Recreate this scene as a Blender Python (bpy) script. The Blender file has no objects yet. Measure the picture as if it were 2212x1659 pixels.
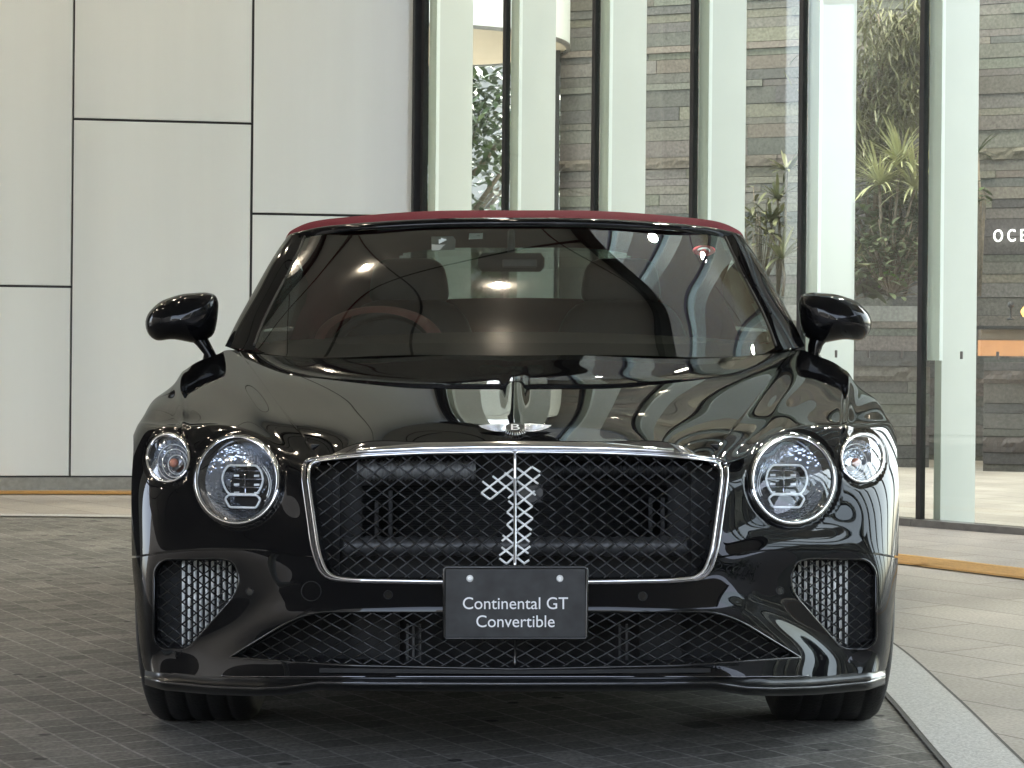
import bpy, math, random
import numpy as np
from mathutils import Vector, Matrix
from mathutils.kdtree import KDTree

S = bpy.context.scene
COL = S.collection
R = math.radians
random.seed(7); np.random.seed(7)

# ---------------------------------------------------------------- camera
F, CX, CY, H = 4730.0, 1112.5, 752.0, 0.94     # focal length and principal point in design pixels (2212 x 1659)
cam = bpy.data.cameras.new('camera'); camo = bpy.data.objects.new('camera', cam); COL.objects.link(camo)
camo.location = (0, 0, H); camo.rotation_euler = (R(90), 0, 0)
cam.sensor_width = 36; cam.lens = F / 2212 * 36
cam.shift_x = -(CX - 1106) / 2212; cam.shift_y = (CY - 829.5) / 2212
cam.clip_start = 0.05; cam.clip_end = 600
S.camera = camo
# ---------------------------------------------------------------- sky, sun, exposure
SUN_EL, SUN_AZ = 50, 25
w = bpy.data.worlds.new('World'); S.world = w; w.use_nodes = True
nt = w.node_tree; nt.nodes.clear()
sky = nt.nodes.new('ShaderNodeTexSky'); sky.sky_type = 'NISHITA'; sky.sun_disc = False
sky.sun_elevation = R(SUN_EL); sky.sun_rotation = R(SUN_AZ); sky.air_density = 1.0; sky.dust_density = 3.0
bg = nt.nodes.new('ShaderNodeBackground'); bg.inputs['Strength'].default_value = 0.15
wo = nt.nodes.new('ShaderNodeOutputWorld')
hs_ = nt.nodes.new('ShaderNodeHueSaturation'); hs_.inputs['Saturation'].default_value = .55; nt.links.new(sky.outputs[0], hs_.inputs['Color']); nt.links.new(hs_.outputs[0], bg.inputs[0]); nt.links.new(bg.outputs[0], wo.inputs[0])
sl = bpy.data.lights.new('sun', 'SUN'); sl.energy = 0.9; sl.angle = R(10); sl.color = (1, .95, .87)
so = bpy.data.objects.new('sun', sl); COL.objects.link(so)
_az, _el = R(SUN_AZ), R(SUN_EL)
sdir = Vector((math.sin(_az) * math.cos(_el), math.cos(_az) * math.cos(_el), math.sin(_el)))
so.rotation_euler = sdir.to_track_quat('Z', 'Y').to_euler(); so.location = (0, -20, 30)
S.view_settings.view_transform = 'Standard'; S.view_settings.look = 'None'
S.view_settings.gamma = 1; S.view_settings.exposure = 3.6
try:
    S.cycles.max_bounces = 10; S.cycles.transparent_max_bounces = 24; S.cycles.caustics_reflective = False
    S.cycles.caustics_refractive = False; S.cycles.sample_clamp_indirect = 6
except Exception: pass

# ---------------------------------------------------------------- helpers
def U(px, py, Y):                       # design pixel + distance -> world
    return ((px - CX) * Y / F, Y, H - (py - CY) * Y / F)
def P(dx, py, Y):
    return (dx * Y / F, Y, H - (py - CY) * Y / F)
def G(px, py):                          # design pixel on the ground
    Y = F * H / (py - CY); return ((px - CX) * Y / F, Y)
TA = 0.0095
def T(p):                               # the building stands half a degree off the sloping drive
    x, y, z = p; c, s = math.cos(TA), math.sin(TA)
    return (x * c + (z - H) * s, y, H + (z - H) * c - x * s)

class MB:
    def __init__(s): s.v = []; s.f = []; s.sm = []
    def add(s, v, f, smooth=False):
        o = len(s.v); s.v += [tuple(map(float, p)) for p in v]; s.f += [tuple(i + o for i in q) for q in f]
        s.sm += [smooth] * len(f)
    def box(s, c, d, rot=None, tf=None):
        x, y, z = [k / 2 for k in d]
        v = [Vector((a * x, b * y, e * z)) for a in (-1, 1) for b in (-1, 1) for e in (-1, 1)]
        if rot is not None: v = [rot @ p for p in v]
        v = [tuple(p + Vector(c)) for p in v]
        if tf: v = [tf(p) for p in v]
        s.add(v, [(0, 1, 3, 2), (4, 6, 7, 5), (0, 4, 5, 1), (2, 3, 7, 6), (0, 2, 6, 4), (1, 5, 7, 3)])
    def bbox(s, x0, x1, y0, y1, z0, z1, tf=None):
        s.box(((x0 + x1) / 2, (y0 + y1) / 2, (z0 + z1) / 2), (x1 - x0, y1 - y0, z1 - z0), None, tf)
    def rbox(s, c, d, b=.01, rot=None):           # box with chamfered edges
        X, Y, Z = [k / 2 for k in d]; b = min(b, X * .9, Y * .9, Z * .9)
        bm_v = []
        for sx in (-1, 1):
            for sy in (-1, 1):
                for sz in (-1, 1):
                    bm_v += [(sx * (X - b), sy * (Y - b), sz * Z), (sx * (X - b), sy * Y, sz * (Z - b)), (sx * X, sy * (Y - b), sz * (Z - b))]
        s.hull([tuple((rot @ Vector(p) if rot is not None else Vector(p)) + Vector(c)) for p in bm_v])
    def hull(s, pts, smooth=False):
        import bmesh
        bm = bmesh.new()
        for p in pts: bm.verts.new(p)
        r = bmesh.ops.convex_hull(bm, input=bm.verts)
        bad = [g for g in r['geom_interior'] if isinstance(g, bmesh.types.BMVert)]
        bmesh.ops.delete(bm, geom=bad, context='VERTS')
        bm.verts.index_update()
        s.add([v.co for v in bm.verts], [[v.index for v in f.verts] for f in bm.faces], smooth); bm.free()
    def tube(s, pts, r, n=6, closed=False, smooth=True, flat=1.0):
        pts = [Vector(p) for p in pts]; m = len(pts)
        if m < 2: return
        rr = r if hasattr(r, '__len__') else [r] * m
        rings = []; prev = None
        for i, p in enumerate(pts):
            a = pts[(i - 1) % m] if (closed or i > 0) else p; b = pts[(i + 1) % m] if (closed or i < m - 1) else p
            t = (b - a).normalized()
            up = Vector((0, 1, 0)) if abs(t.y) < .9 else Vector((0, 0, 1))
            e1 = t.cross(up).normalized(); e2 = t.cross(e1).normalized()
            rings.append([tuple(p + (e1 * math.cos(2 * math.pi * k / n) + e2 * math.sin(2 * math.pi * k / n) * flat) * rr[i]) for k in range(n)])
        v = [q for g in rings for q in g]; f = []
        for i in range(m if closed else m - 1):
            j = (i + 1) % m
            for k in range(n):
                k2 = (k + 1) % n; f.append((i * n + k, i * n + k2, j * n + k2, j * n + k))
        if not closed: f += [tuple(range(n))[::-1], tuple(range((m - 1) * n, m * n))]
        s.add(v, f, smooth)
    def grid(s, rows, smooth=True, closeu=False):
        n = len(rows[0]); v = [p for r in rows for p in r]; f = []
        for i in range(len(rows) - 1):
            for j in range(n if closeu else n - 1):
                k = (j + 1) % n; f.append((i * n + j, i * n + k, (i + 1) * n + k, (i + 1) * n + j))
        s.add(v, f, smooth)
    def lathe(s, prof, c, axis='X', n=40, smooth=True):     # prof: (radius, along)
        rows = []
        for r, a in prof:
            row = []
            for k in range(n):
                t = 2 * math.pi * k / n; u, w_ = r * math.cos(t), r * math.sin(t)
                row.append({'X': (c[0] + a, c[1] + u, c[2] + w_), 'Y': (c[0] + u, c[1] + a, c[2] + w_), 'Z': (c[0] + u, c[1] + w_, c[2] + a)}[axis])
            rows.append(row)
        s.grid(rows, smooth, True)
    def poly(s, pts): s.add(pts, [tuple(range(len(pts)))])
    def prism(s, pts, d):                                   # polygon extruded by vector d
        n = len(pts); q = [tuple(Vector(p) + Vector(d)) for p in pts]
        s.add(list(pts) + q, [tuple(range(n))[::-1], tuple(range(n, 2 * n))] + [(i, (i + 1) % n, n + (i + 1) % n, n + i) for i in range(n)])
    def build(s, name, mat, parent=None, **kw):
        me = bpy.data.meshes.new(name); me.from_pydata(s.v, [], s.f)
        me.polygons.foreach_set('use_smooth', s.sm); me.materials.append(mat); me.validate(); me.update()
        if name not in ('leaves', 'crown'): orient(me, parent)
        return link(name, me, parent, **kw)

def orient(me, parent):
    import bmesh
    bm = bmesh.new(); bm.from_mesh(me); bmesh.ops.recalc_face_normals(bm, faces=bm.faces)
    if any(e.is_boundary for e in bm.edges):
        root = parent
        while root is not None and root.parent is not None: root = root.parent
        if root is not None and root.name == 'parked_car': c = Vector((0, 7.2, .6))
        elif parent is None: c = Vector((0, 7, -50))
        else: c = Vector((parent.location[0], parent.location[1] + 50, 0)) if parent.name != 'mirrored_canopy_drum' else Vector(parent.location)
        t = sum(f.calc_area() * f.normal.dot(f.calc_center_median() - c) for f in bm.faces)
        if t < 0: bmesh.ops.reverse_faces(bm, faces=bm.faces)
    bm.to_mesh(me); bm.free(); me.update()

def link(name, me, parent=None, **kw):
    o = bpy.data.objects.new(name, me); COL.objects.link(o)
    if parent is not None:
        o.parent = parent
        L = parent.get('_L')
        base = Vector(L) if L is not None else Vector((0, 0, 0))
        o.matrix_parent_inverse = Matrix.Translation(-base)
    for k, v in kw.items(): o[k] = v
    return o
def thing(name, label, cat, loc, group=None):
    o = bpy.data.objects.new(name, None); COL.objects.link(o); o.location = loc; o.empty_display_size = .1
    o['label'] = label; o['category'] = cat
    if group: o['group'] = group
    o['_L'] = [float(k) for k in loc]
    return o
def tag(o, label, cat, group=None):
    o['label'] = label; o['category'] = cat
    if group: o['group'] = group
    return o

# ---------------------------------------------------------------- materials
def N(nt, t, **kw):
    n = nt.nodes.new(t)
    for k, v in kw.items():
        if hasattr(n, k): setattr(n, k, v)
        else: n.inputs[k].default_value = v
    return n
def mat(name, col=(.5, .5, .5), rough=.5, metal=0, noise=0, scale=20, bump=0, bscale=None, coat=0, emit=None, spec=.5, detail=5, bdist=.01, crough=.03):
    m = bpy.data.materials.new(name); m.use_nodes = True; nt = m.node_tree; b = nt.nodes['Principled BSDF']
    b.inputs['Base Color'].default_value = (*col, 1); b.inputs['Roughness'].default_value = rough
    b.inputs['Metallic'].default_value = metal; b.inputs['Specular IOR Level'].default_value = spec
    b.inputs['Coat Weight'].default_value = coat; b.inputs['Coat Roughness'].default_value = crough
    if emit: b.inputs['Emission Color'].default_value = (*emit[:3], 1); b.inputs['Emission Strength'].default_value = emit[3]
    if noise or bump:
        tc = N(nt, 'ShaderNodeTexCoord')
        nz = N(nt, 'ShaderNodeTexNoise'); nz.inputs['Scale'].default_value = scale; nz.inputs['Detail'].default_value = detail
        nt.links.new(tc.outputs['Object'], nz.inputs['Vector'])
        if noise:
            rp = N(nt, 'ShaderNodeMapRange'); rp.inputs['From Min'].default_value = .3; rp.inputs['From Max'].default_value = .7
            rp.inputs['To Min'].default_value = 1 - noise; rp.inputs['To Max'].default_value = 1 + noise
            nt.links.new(nz.outputs[0], rp.inputs['Value'])
            mx = N(nt, 'ShaderNodeVectorMath', operation='SCALE'); mx.inputs[0].default_value = col
            nt.links.new(rp.outputs[0], mx.inputs['Scale']); nt.links.new(mx.outputs[0], b.inputs['Base Color'])
        if bump:
            n2 = N(nt, 'ShaderNodeTexNoise'); n2.inputs['Scale'].default_value = bscale or scale; n2.inputs['Detail'].default_value = 6
            nt.links.new(tc.outputs['Object'], n2.inputs['Vector'])
            bp = N(nt, 'ShaderNodeBump'); bp.inputs['Strength'].default_value = bump; bp.inputs['Distance'].default_value = bdist
            nt.links.new(n2.outputs[0], bp.inputs['Height']); nt.links.new(bp.outputs[0], b.inputs['Normal'])
    return m
def glassmat(name, tint=(.8, .85, .82), ior=1.5, rough=0.0, extra=0.0):
    m = bpy.data.materials.new(name); m.use_nodes = True; nt = m.node_tree; nt.nodes.clear()
    tr = N(nt, 'ShaderNodeBsdfTransparent'); tr.inputs[0].default_value = (*tint, 1)
    gl = N(nt, 'ShaderNodeBsdfGlossy'); gl.inputs['Roughness'].default_value = rough; gl.inputs[0].default_value = (1, 1, 1, 1)
    fr = N(nt, 'ShaderNodeFresnel'); fr.inputs[0].default_value = ior
    ge = N(nt, 'ShaderNodeNewGeometry'); mr = N(nt, 'ShaderNodeMapRange'); mr.inputs[3].default_value = ior; mr.inputs[4].default_value = 1 / ior
    nt.links.new(ge.outputs['Backfacing'], mr.inputs[0]); nt.links.new(mr.outputs[0], fr.inputs[0])
    ad = N(nt, 'ShaderNodeMath', operation='ADD', use_clamp=True); ad.inputs[1].default_value = extra
    mx = N(nt, 'ShaderNodeMixShader'); o = N(nt, 'ShaderNodeOutputMaterial')
    nt.links.new(fr.outputs[0], ad.inputs[0]); nt.links.new(ad.outputs[0], mx.inputs[0]); nt.links.new(tr.outputs[0], mx.inputs[1]); nt.links.new(gl.outputs[0], mx.inputs[2])
    nt.links.new(mx.outputs[0], o.inputs[0]); return m

def paint_mat():
    m = mat('black_paint', (.004, .004, .0045), .12, coat=.5, crough=.012)
    nt = m.node_tree; b = nt.nodes['Principled BSDF']
    tc = N(nt, 'ShaderNodeTexCoord'); nz = N(nt, 'ShaderNodeTexNoise'); nz.inputs['Scale'].default_value = 600
    nt.links.new(tc.outputs['Object'], nz.inputs['Vector'])
    rp = N(nt, 'ShaderNodeMapRange'); rp.inputs['To Min'].default_value = .08; rp.inputs['To Max'].default_value = .18
    nt.links.new(nz.outputs[0], rp.inputs['Value']); nt.links.new(rp.outputs[0], b.inputs['Roughness'])
    b.inputs['Coat IOR'].default_value = 1.52; b.inputs['Specular IOR Level'].default_value = 0
    return m
M = {}
M['paint'] = paint_mat()
M['gloss'] = mat('gloss_black_trim', (.006, .006, .006), .15, coat=.6)
M['carbon'] = mat('carbon_weave', (.006, .006, .006), .3, spec=.2, coat=.3, noise=.5, scale=400)
M['matte'] = mat('matte_black', (.006, .006, .006), .7, noise=.3, scale=60)
M['rubber'] = mat('tyre_rubber', (.008, .008, .008), .62, noise=.3, scale=80, bump=.2, bscale=120)
M['chrome'] = mat('chrome', (.85, .86, .88), .05, 1, noise=.04, scale=30)
M['dchrome'] = mat('dark_chrome', (.30, .30, .32), .08, 1, noise=.05, scale=30)
M['numeral'] = mat('satin_chrome', (.88, .88, .86), .35, 0, noise=.03, scale=90)
M['wshield'] = glassmat('windscreen_glass', (.40, .43, .41), 1.42, 0, .01)
M['lens'] = glassmat('lamp_lens', (.95, .97, 1), 1.45, 0, .01)
M['glass'] = glassmat('facade_glass', (.93, .97, .94), 1.35, 0, 0)
M['sideglass'] = glassmat('side_glass', (.12, .13, .13), 1.5); M['rearglass'] = glassmat('rear_glass', (.42, .48, .46), 1.5)
M['canvas'] = mat('red_canvas', (.15, .008, .020), .9, spec=.15, noise=.25, scale=300, bump=.5, bscale=700, bdist=.002)
M['seat'] = mat('dark_leather', (.025, .02, .018), .45, noise=.2, scale=50, bump=.15, bscale=200)
M['redleather'] = mat('red_leather', (.16, .022, .02), .5, noise=.2, scale=50, bump=.15, bscale=200)
M['dash'] = mat('dark_dashboard', (.018, .014, .012), .7, noise=.2, scale=80)
M['plate'] = mat('satin_black_plate', (.018, .019, .020), .35, noise=.5, scale=26, detail=2)
M['white'] = mat('white_lettering', (.8, .8, .8), .5, noise=.03, scale=50)
M['alloy'] = mat('fin_metal', (.80, .80, .77), .4, .1, noise=.25, scale=40)
M['beaml'] = mat('light_grey_beam', (.20, .20, .195), .35, .2, noise=.3, scale=25); M['beamd'] = mat('dark_grey_beam', (.06, .06, .06), .35, .2, noise=.3, scale=25); M['radiator'] = mat('radiator_dark', (.006, .006, .006), .5, .3, noise=.4, scale=70)
M['pipe'] = mat('grey_beam', (.10, .10, .10), .32, .3, noise=.3, scale=25)
M['drl'] = mat('light_guide', (.9, .9, .87), .3, noise=.05, scale=90)
M['orange'] = mat('orange_bulb', (.55, .20, .12), .25, noise=.2, scale=100)
M['mirror'] = mat('mirror_glass', (.8, .8, .8), .02, 1, noise=.02, scale=10)
def crystal(name):
    m = mat(name, (.42, .45, .50), .16, .85)
    nt = m.node_tree; b = nt.nodes['Principled BSDF']; tc = N(nt, 'ShaderNodeTexCoord')
    vo = N(nt, 'ShaderNodeTexVoronoi'); vo.inputs['Scale'].default_value = 95; nt.links.new(tc.outputs['Object'], vo.inputs['Vector'])
    bp = N(nt, 'ShaderNodeBump'); bp.inputs['Strength'].default_value = .6; bp.inputs['Distance'].default_value = .006
    nt.links.new(vo.outputs['Distance'], bp.inputs['Height']); nt.links.new(bp.outputs[0], b.inputs['Normal']); return m
M['crystal'] = crystal('cut_crystal_reflector')

# ================================================================ GROUND
def plane_obj(name, pts, z, m, **kw):
    b = MB(); b.poly([(x, y, z) for x, y in pts]); return b.build(name, m, None, **kw)
def paver_mat(name, base, var, w_, h_, ang, grout, gsize, rough=.75, gcol=None, spots=False, fine=.12):
    m = bpy.data.materials.new(name); m.use_nodes = True; nt = m.node_tree; b = nt.nodes['Principled BSDF']; L = nt.links.new
    tc = N(nt, 'ShaderNodeTexCoord'); mp = N(nt, 'ShaderNodeMapping'); mp.inputs['Rotation'].default_value[2] = R(ang)
    L(tc.outputs['Object'], mp.inputs[0])
    wn = N(nt, 'ShaderNodeTexNoise'); wn.inputs['Scale'].default_value = 3; L(tc.outputs['Object'], wn.inputs['Vector'])
    wa = N(nt, 'ShaderNodeVectorMath', operation='MULTIPLY_ADD'); wa.inputs[1].default_value = (.02, .02, 0); L(wn.outputs['Color'], wa.inputs[0]); L(mp.outputs[0], wa.inputs[2])
    br = N(nt, 'ShaderNodeTexBrick'); br.offset = .5 if w_ != h_ else 0; br.inputs['Scale'].default_value = 1
    br.inputs['Brick Width'].default_value = w_; br.inputs['Row Height'].default_value = h_; br.inputs['Mortar Size'].default_value = gsize
    br.inputs['Mortar Smooth'].default_value = .3; br.inputs['Bias'].default_value = 0
    c1 = [k * (1 - var) for k in base]; c2 = [k * (1 + var) for k in base]
    br.inputs['Color1'].default_value = (*c1, 1); br.inputs['Color2'].default_value = (*c2, 1); br.inputs['Mortar'].default_value = (*grout, 1)
    L(wa.outputs[0], br.inputs[0])
    n1 = N(nt, 'ShaderNodeTexNoise'); n1.inputs['Scale'].default_value = 90; n1.inputs['Detail'].default_value = 8; L(tc.outputs['Object'], n1.inputs['Vector'])
    n2 = N(nt, 'ShaderNodeTexNoise'); n2.inputs['Scale'].default_value = 1.6; n2.inputs['Detail'].default_value = 6; L(tc.outputs['Object'], n2.inputs['Vector'])
    r1 = N(nt, 'ShaderNodeMapRange'); r1.inputs[1].default_value = .3; r1.inputs[2].default_value = .7; r1.inputs[3].default_value = 1 - fine * 1.6; r1.inputs[4].default_value = 1 + fine * 1.6; L(n1.outputs[0], r1.inputs[0])
    r2 = N(nt, 'ShaderNodeMapRange'); r2.inputs[1].default_value = .3; r2.inputs[2].default_value = .7; r2.inputs[3].default_value = .82; r2.inputs[4].default_value = 1.18; L(n2.outputs[0], r2.inputs[0])
    mu = N(nt, 'ShaderNodeMath', operation='MULTIPLY'); L(r1.outputs[0], mu.inputs[0]); L(r2.outputs[0], mu.inputs[1])
    last = mu.outputs[0]
    if spots:
        v = N(nt, 'ShaderNodeTexVoronoi'); v.inputs['Scale'].default_value = 7; L(tc.outputs['Object'], v.inputs['Vector'])
        st = N(nt, 'ShaderNodeMapRange'); st.inputs[1].default_value = .10; st.inputs[2].default_value = .14; st.inputs[3].default_value = .2; st.inputs[4].default_value = 1; L(v.outputs['Distance'], st.inputs[0])
        n3 = N(nt, 'ShaderNodeTexNoise'); n3.inputs['Scale'].default_value = 2.2; L(tc.outputs['Object'], n3.inputs['Vector'])
        s3 = N(nt, 'ShaderNodeMapRange'); s3.inputs[1].default_value = .44; s3.inputs[2].default_value = .5; L(n3.outputs[0], s3.inputs[0])
        mm = N(nt, 'ShaderNodeMix'); L(s3.outputs[0], mm.inputs[0]); mm.inputs[2].default_value = 1; L(st.outputs[0], mm.inputs[3])
        m2 = N(nt, 'ShaderNodeMath', operation='MULTIPLY'); L(last, m2.inputs[0]); L(mm.outputs[0], m2.inputs[1]); last = m2.outputs[0]
    sc = N(nt, 'ShaderNodeVectorMath', operation='SCALE'); L(br.outputs['Color'], sc.inputs[0]); L(last, sc.inputs['Scale']); L(sc.outputs[0], b.inputs['Base Color'])
    b.inputs['Roughness'].default_value = rough; b.inputs['Specular IOR Level'].default_value = .22
    ad = N(nt, 'ShaderNodeMath', operation='MULTIPLY_ADD'); ad.inputs[1].default_value = .35; L(n1.outputs[0], ad.inputs[0])
    iv = N(nt, 'ShaderNodeMath', operation='SUBTRACT'); iv.inputs[0].default_value = 1; L(br.outputs['Fac'], iv.inputs[1]); L(iv.outputs[0], ad.inputs[2])
    bp = N(nt, 'ShaderNodeBump'); bp.inputs['Strength'].default_value = .45; bp.inputs['Distance'].default_value = .004; L(ad.outputs[0], bp.inputs['Height']); L(bp.outputs[0], b.inputs['Normal'])
    return m
M['pave_dark'] = paver_mat('dark_block_paving', (.150, .142, .126), .28, .1, .1, -29, (.235, .225, .205), .0045, .7, spots=True, fine=.22)
M['pave_light'] = paver_mat('beige_granite_slabs', (.36, .325, .285), .08, .9, .3, 57, (.17, .15, .13), .004, .6, fine=.13)
M['granite_edge'] = mat('grey_granite_edging', (.44, .43, .41), .6, noise=.28, scale=140, bump=.2)
M['joint'] = mat('dark_joint', (.06, .055, .05), .8, noise=.2, scale=50)
M['street'] = mat('street_asphalt', (.045, .045, .045), .8, noise=.2, scale=8)

plane_obj('ground', [(-300, -300), (300, -300), (300, 300), (-300, 300)], -.02, M['street'], kind='structure')
plane_obj('pavement', [(-14, -6), (14, -6), (14, 30), (-14, 30)], 0.0, M['pave_light'], kind='structure')
edge = [(.90, -6), (.93, 3), (.983, 4.9), (1.018, 5.9), (1.03, 7), (.93, 8.2), (.62, 9.5), (.0, 10.7), (-.9, 11.6), (-2.1, 12.05), (-3.5, 12.2), (-6, 12.3), (-12, 12.3)]
def resamp(pts, n):
    pts = [np.array(p, float) for p in pts]; out = []
    for i in range(len(pts) - 1):
        p0 = pts[max(i - 1, 0)]; p1 = pts[i]; p2 = pts[i + 1]; p3 = pts[min(i + 2, len(pts) - 1)]
        for k in range(n):
            t = k / n; out.append(.5 * ((2 * p1) + (p2 - p0) * t + (2 * p0 - 5 * p1 + 4 * p2 - p3) * t * t + (3 * p1 - p0 - 3 * p2 + p3) * t ** 3))
    out.append(pts[-1]); return [tuple(map(float, p)) for p in out]
eg = resamp(edge, 8)
plane_obj('road', eg + [(-13.9, 12.3), (-13.9, -6)], .004, M['pave_dark'], kind='structure')
def offs(pl, d):
    out = []
    for i, p in enumerate(pl):
        a = np.array(pl[max(i - 1, 0)]); b = np.array(pl[min(i + 1, len(pl) - 1)]); t = (b - a) / np.linalg.norm(b - a); out.append((p[0] + t[1] * d, p[1] - t[0] * d))
    return out
def strip(name, a, b, z, m, kw):
    mb = MB(); mb.grid([[(x, y, z) for x, y in a], [(x, y, z) for x, y in b]], False); return mb.build(name, m, None, **kw)
strip('kerb', offs(eg, -.012), offs(eg, .155), .010, M['granite_edge'], dict(kind='structure'))
strip('kerb_joint', offs(eg, .155), offs(eg, .163), .011, M['joint'], dict(kind='structure'))
strip('gutter_joint', offs(eg, -.026), offs(eg, -.012), .009, M['joint'], dict(kind='structure'))
# tactile strip
def tactile_mat():
    m = mat('ochre_tactile', (.50, .27, .065), .7, noise=.2, scale=60)
    return m
M['tactile'] = tactile_mat()
tl = resamp([(-12, 14.0), (-6, 14.1), (-2.6, 14.15), (-1.3, 13.75), (-.3, 12.7), (1.68, 9.75), (2.08, 9.12), (4.4, 5.45), (7, 1.3)], 6)
mb = MB()
a_, b_ = offs(tl, .15), offs(tl, -.15)
mb.grid([[(x, y, .006) for x, y in a_], [(x, y, .006) for x, y in b_]], False)
for o_ in (-.105, -.035, .035, .105):
    q = offs(tl, o_ - .017); r_ = offs(tl, o_ + .017)
    mb.grid([[(x, y, .012) for x, y in q], [(x, y, .012) for x, y in r_]], False)
tag(mb.build('tactile_strip', M['tactile']), 'ochre ribbed tactile guiding strip set in the beige paving', 'tactile paving')

# ================================================================ BUILDING
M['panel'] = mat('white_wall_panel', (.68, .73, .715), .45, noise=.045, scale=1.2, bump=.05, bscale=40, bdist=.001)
M['dark'] = mat('dark_metal', (.012, .012, .013), .4, noise=.2, scale=20)
M['flange'] = mat('fin_flange', (.72, .76, .72), .4, noise=.03, scale=2); M['finw'] = mat('pale_green_white_fin', (.53, .545, .50), .4, noise=.03, scale=2)
M['rail'] = mat('steel_rail', (.16, .155, .145), .4, .4, noise=.2, scale=20)
M['lobbyfloor'] = paver_mat('lobby_floor', (.42, .385, .32), .06, 1.2, .35, 57, (.25, .22, .19), .004, .3)

wallpts = [(px, Y) for px, Y in ((-560, 14.1), (-300, 14.25), (0, 14.42), (153, 14.5), (540, 14.7), (908, 14.88))]
def wx(px):  # wall plan position for a design pixel
    for i in range(len(wallpts) - 1):
        if px <= wallpts[i + 1][0] or i == len(wallpts) - 2:
            t = (px - wallpts[i][0]) / (wallpts[i + 1][0] - wallpts[i][0]); Y = wallpts[i][1] + t * (wallpts[i + 1][1] - wallpts[i][1]); return ((px - CX) * Y / F, Y)
def wz(px, py):
    x, Y = wx(px); z = H - (py - CY) * Y / F; return z + x * TA
ZTOP = 6.2
wall = thing('panel_wall', 'curved white panelled wall with dark joints left of the glass facade', 'wall', (-2.5, 14.6, 0))
cols = [(-2900, -2516, [100, 700]), (-2510, -2130, [420]), (-2124, -1746, [250, 800]), (-1740, -1364, [600]), (-1358, -980, [180, 760]), (-974, -611, [480]), (-605, -235, [300, 860]), (-229, 150.5, [617]), (155.5, 537, [262]), (543, 906, [465])]
for x0, x1, js in cols:
    zt = [ZTOP] + sum([[wz((x0 + x1) / 2, j - 2.5), wz((x0 + x1) / 2, j + 2.5)] for j in js], []) + [wz((x0 + x1) / 2, 1028)]
    if js == [617]: pass
    for k in range(0, len(zt), 2):
        z1, z0 = zt[k], zt[k + 1]; n = 6; mb = MB(); fr = []; bk = []
        for i in range(n + 1):
            px = x0 + (x1 - x0) * i / n; X, Y = wx(px); fr.append((X, Y)); bk.append((X, Y + .04))
        ring = lambda z, e: [T((x, y + e, z)) for x, y in fr] + [T((x, y, z)) for x, y in bk[::-1]]
        mb.grid([ring(z0, .004), ring(z0 + .004, 0), ring(z1 - .004, 0), ring(z1, .004)], False, True)
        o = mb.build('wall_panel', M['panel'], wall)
mb = MB()
bkp = [wx(px) for px in (-2910, -560, 0, 540, 912)]
mb.grid([[T((x, y + .03, -.1)) for x, y in bkp], [T((x, y + .03, ZTOP)) for x, y in bkp]], False)
mb.build('backing', M['dark'], wall)
mb = MB()
M['skirt'] = mat('grey_stone_skirting', (.27, .27, .24), .6, noise=.15, scale=30)
sk = [wx(px) for px in [-2900] + list(np.linspace(-560, 909, 9))]
mb.grid([[T((x, y + .006, -.12)) for x, y in sk], [T((x, y + .006, .055)) for x, y in sk], [T((x, y + .03, .055)) for x, y in sk]], False)
mb.build('skirting', M['skirt'], wall)

_nt = M['panel'].node_tree; _mp = N(_nt, 'ShaderNodeMapping'); _mp.inputs['Scale'].default_value = (2.2, 1, .10)  # vertical bands of light on the wall, put into the panel colour
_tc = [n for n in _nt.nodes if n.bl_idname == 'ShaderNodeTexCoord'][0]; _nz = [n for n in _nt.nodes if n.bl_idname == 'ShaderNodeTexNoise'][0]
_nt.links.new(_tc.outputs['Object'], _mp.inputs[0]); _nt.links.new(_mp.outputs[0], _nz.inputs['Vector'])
# glass facade : plane through mullion positions
fac = thing('glass_facade', 'full height glass facade with dark mullions and pale green white fins', 'glass facade', (1, 13, 0))
p0 = np.array((-.618, 14.8)); p5 = np.array((2.157, 11.55)); dv = (p5 - p0) / 5; dl = np.linalg.norm(dv); du = dv / dl; nn = np.array((-du[1], du[0]))  # inward normal
if nn[1] < 0: nn = -nn
ang = math.atan2(du[1], du[0]); rz = Matrix.Rotation(ang, 3, 'Z')
def FP(t, off): q = p0 + dv * t + nn * off; return (float(q[0]), float(q[1]))
def fbox(mb, t, o0, o1, w0, w1, z0, z1):   # box along facade axes; w offsets along facade in metres from mullion t, o = inward
    c = p0 + dv * t + du * (w0 + w1) / 2 + nn * (o0 + o1) / 2
    mb.box((float(c[0]), float(c[1]), (z0 + z1) / 2), (w1 - w0, o1 - o0, z1 - z0), rz, T)
NM = 17; ZF = 30.0
for t in range(0, NM):
    mb = MB(); fbox(mb, t, -.02, .02, -.03, .0, -.05, ZF)
    if t == 0: fbox(mb, t, -.06, .06, -.075, -.05, -.05, ZF)
    mb.build('mullion', M['dark'], fac)
    mb = MB()
    z0 = .0
    if t == 5: z0 = H - (770 - CY) * 11.5 / F
    mf = MB(); fbox(mf, t, .022, .05, .004, .085, z0, ZF); mf.build('fin_flange', M['flange'], fac)
    fbox(mb, t, .054, .345, .03, .075, -.05, ZF)
    mb.build('fin', M['finw'], fac)
    mb = MB(); fbox(mb, t, .0, .012, .002, dl - .037, .06, ZF); mb.build('glass_pane', M['glass'], fac)
    for wo_ in (.24, .47, .70):
        for zz in (.905,):
            mb = MB(); fbox(mb, t, -.004, -.001, wo_, wo_ + .017, zz, zz + .04); mb.build('glass_sticker', M['rail'], fac)
mb = MB(); 
for t in range(NM): fbox(mb, t, -.05, .06, -.034, dl - .038, -.15, .058)
mb.build('base_rail', M['rail'], fac)
mb = MB()
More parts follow.
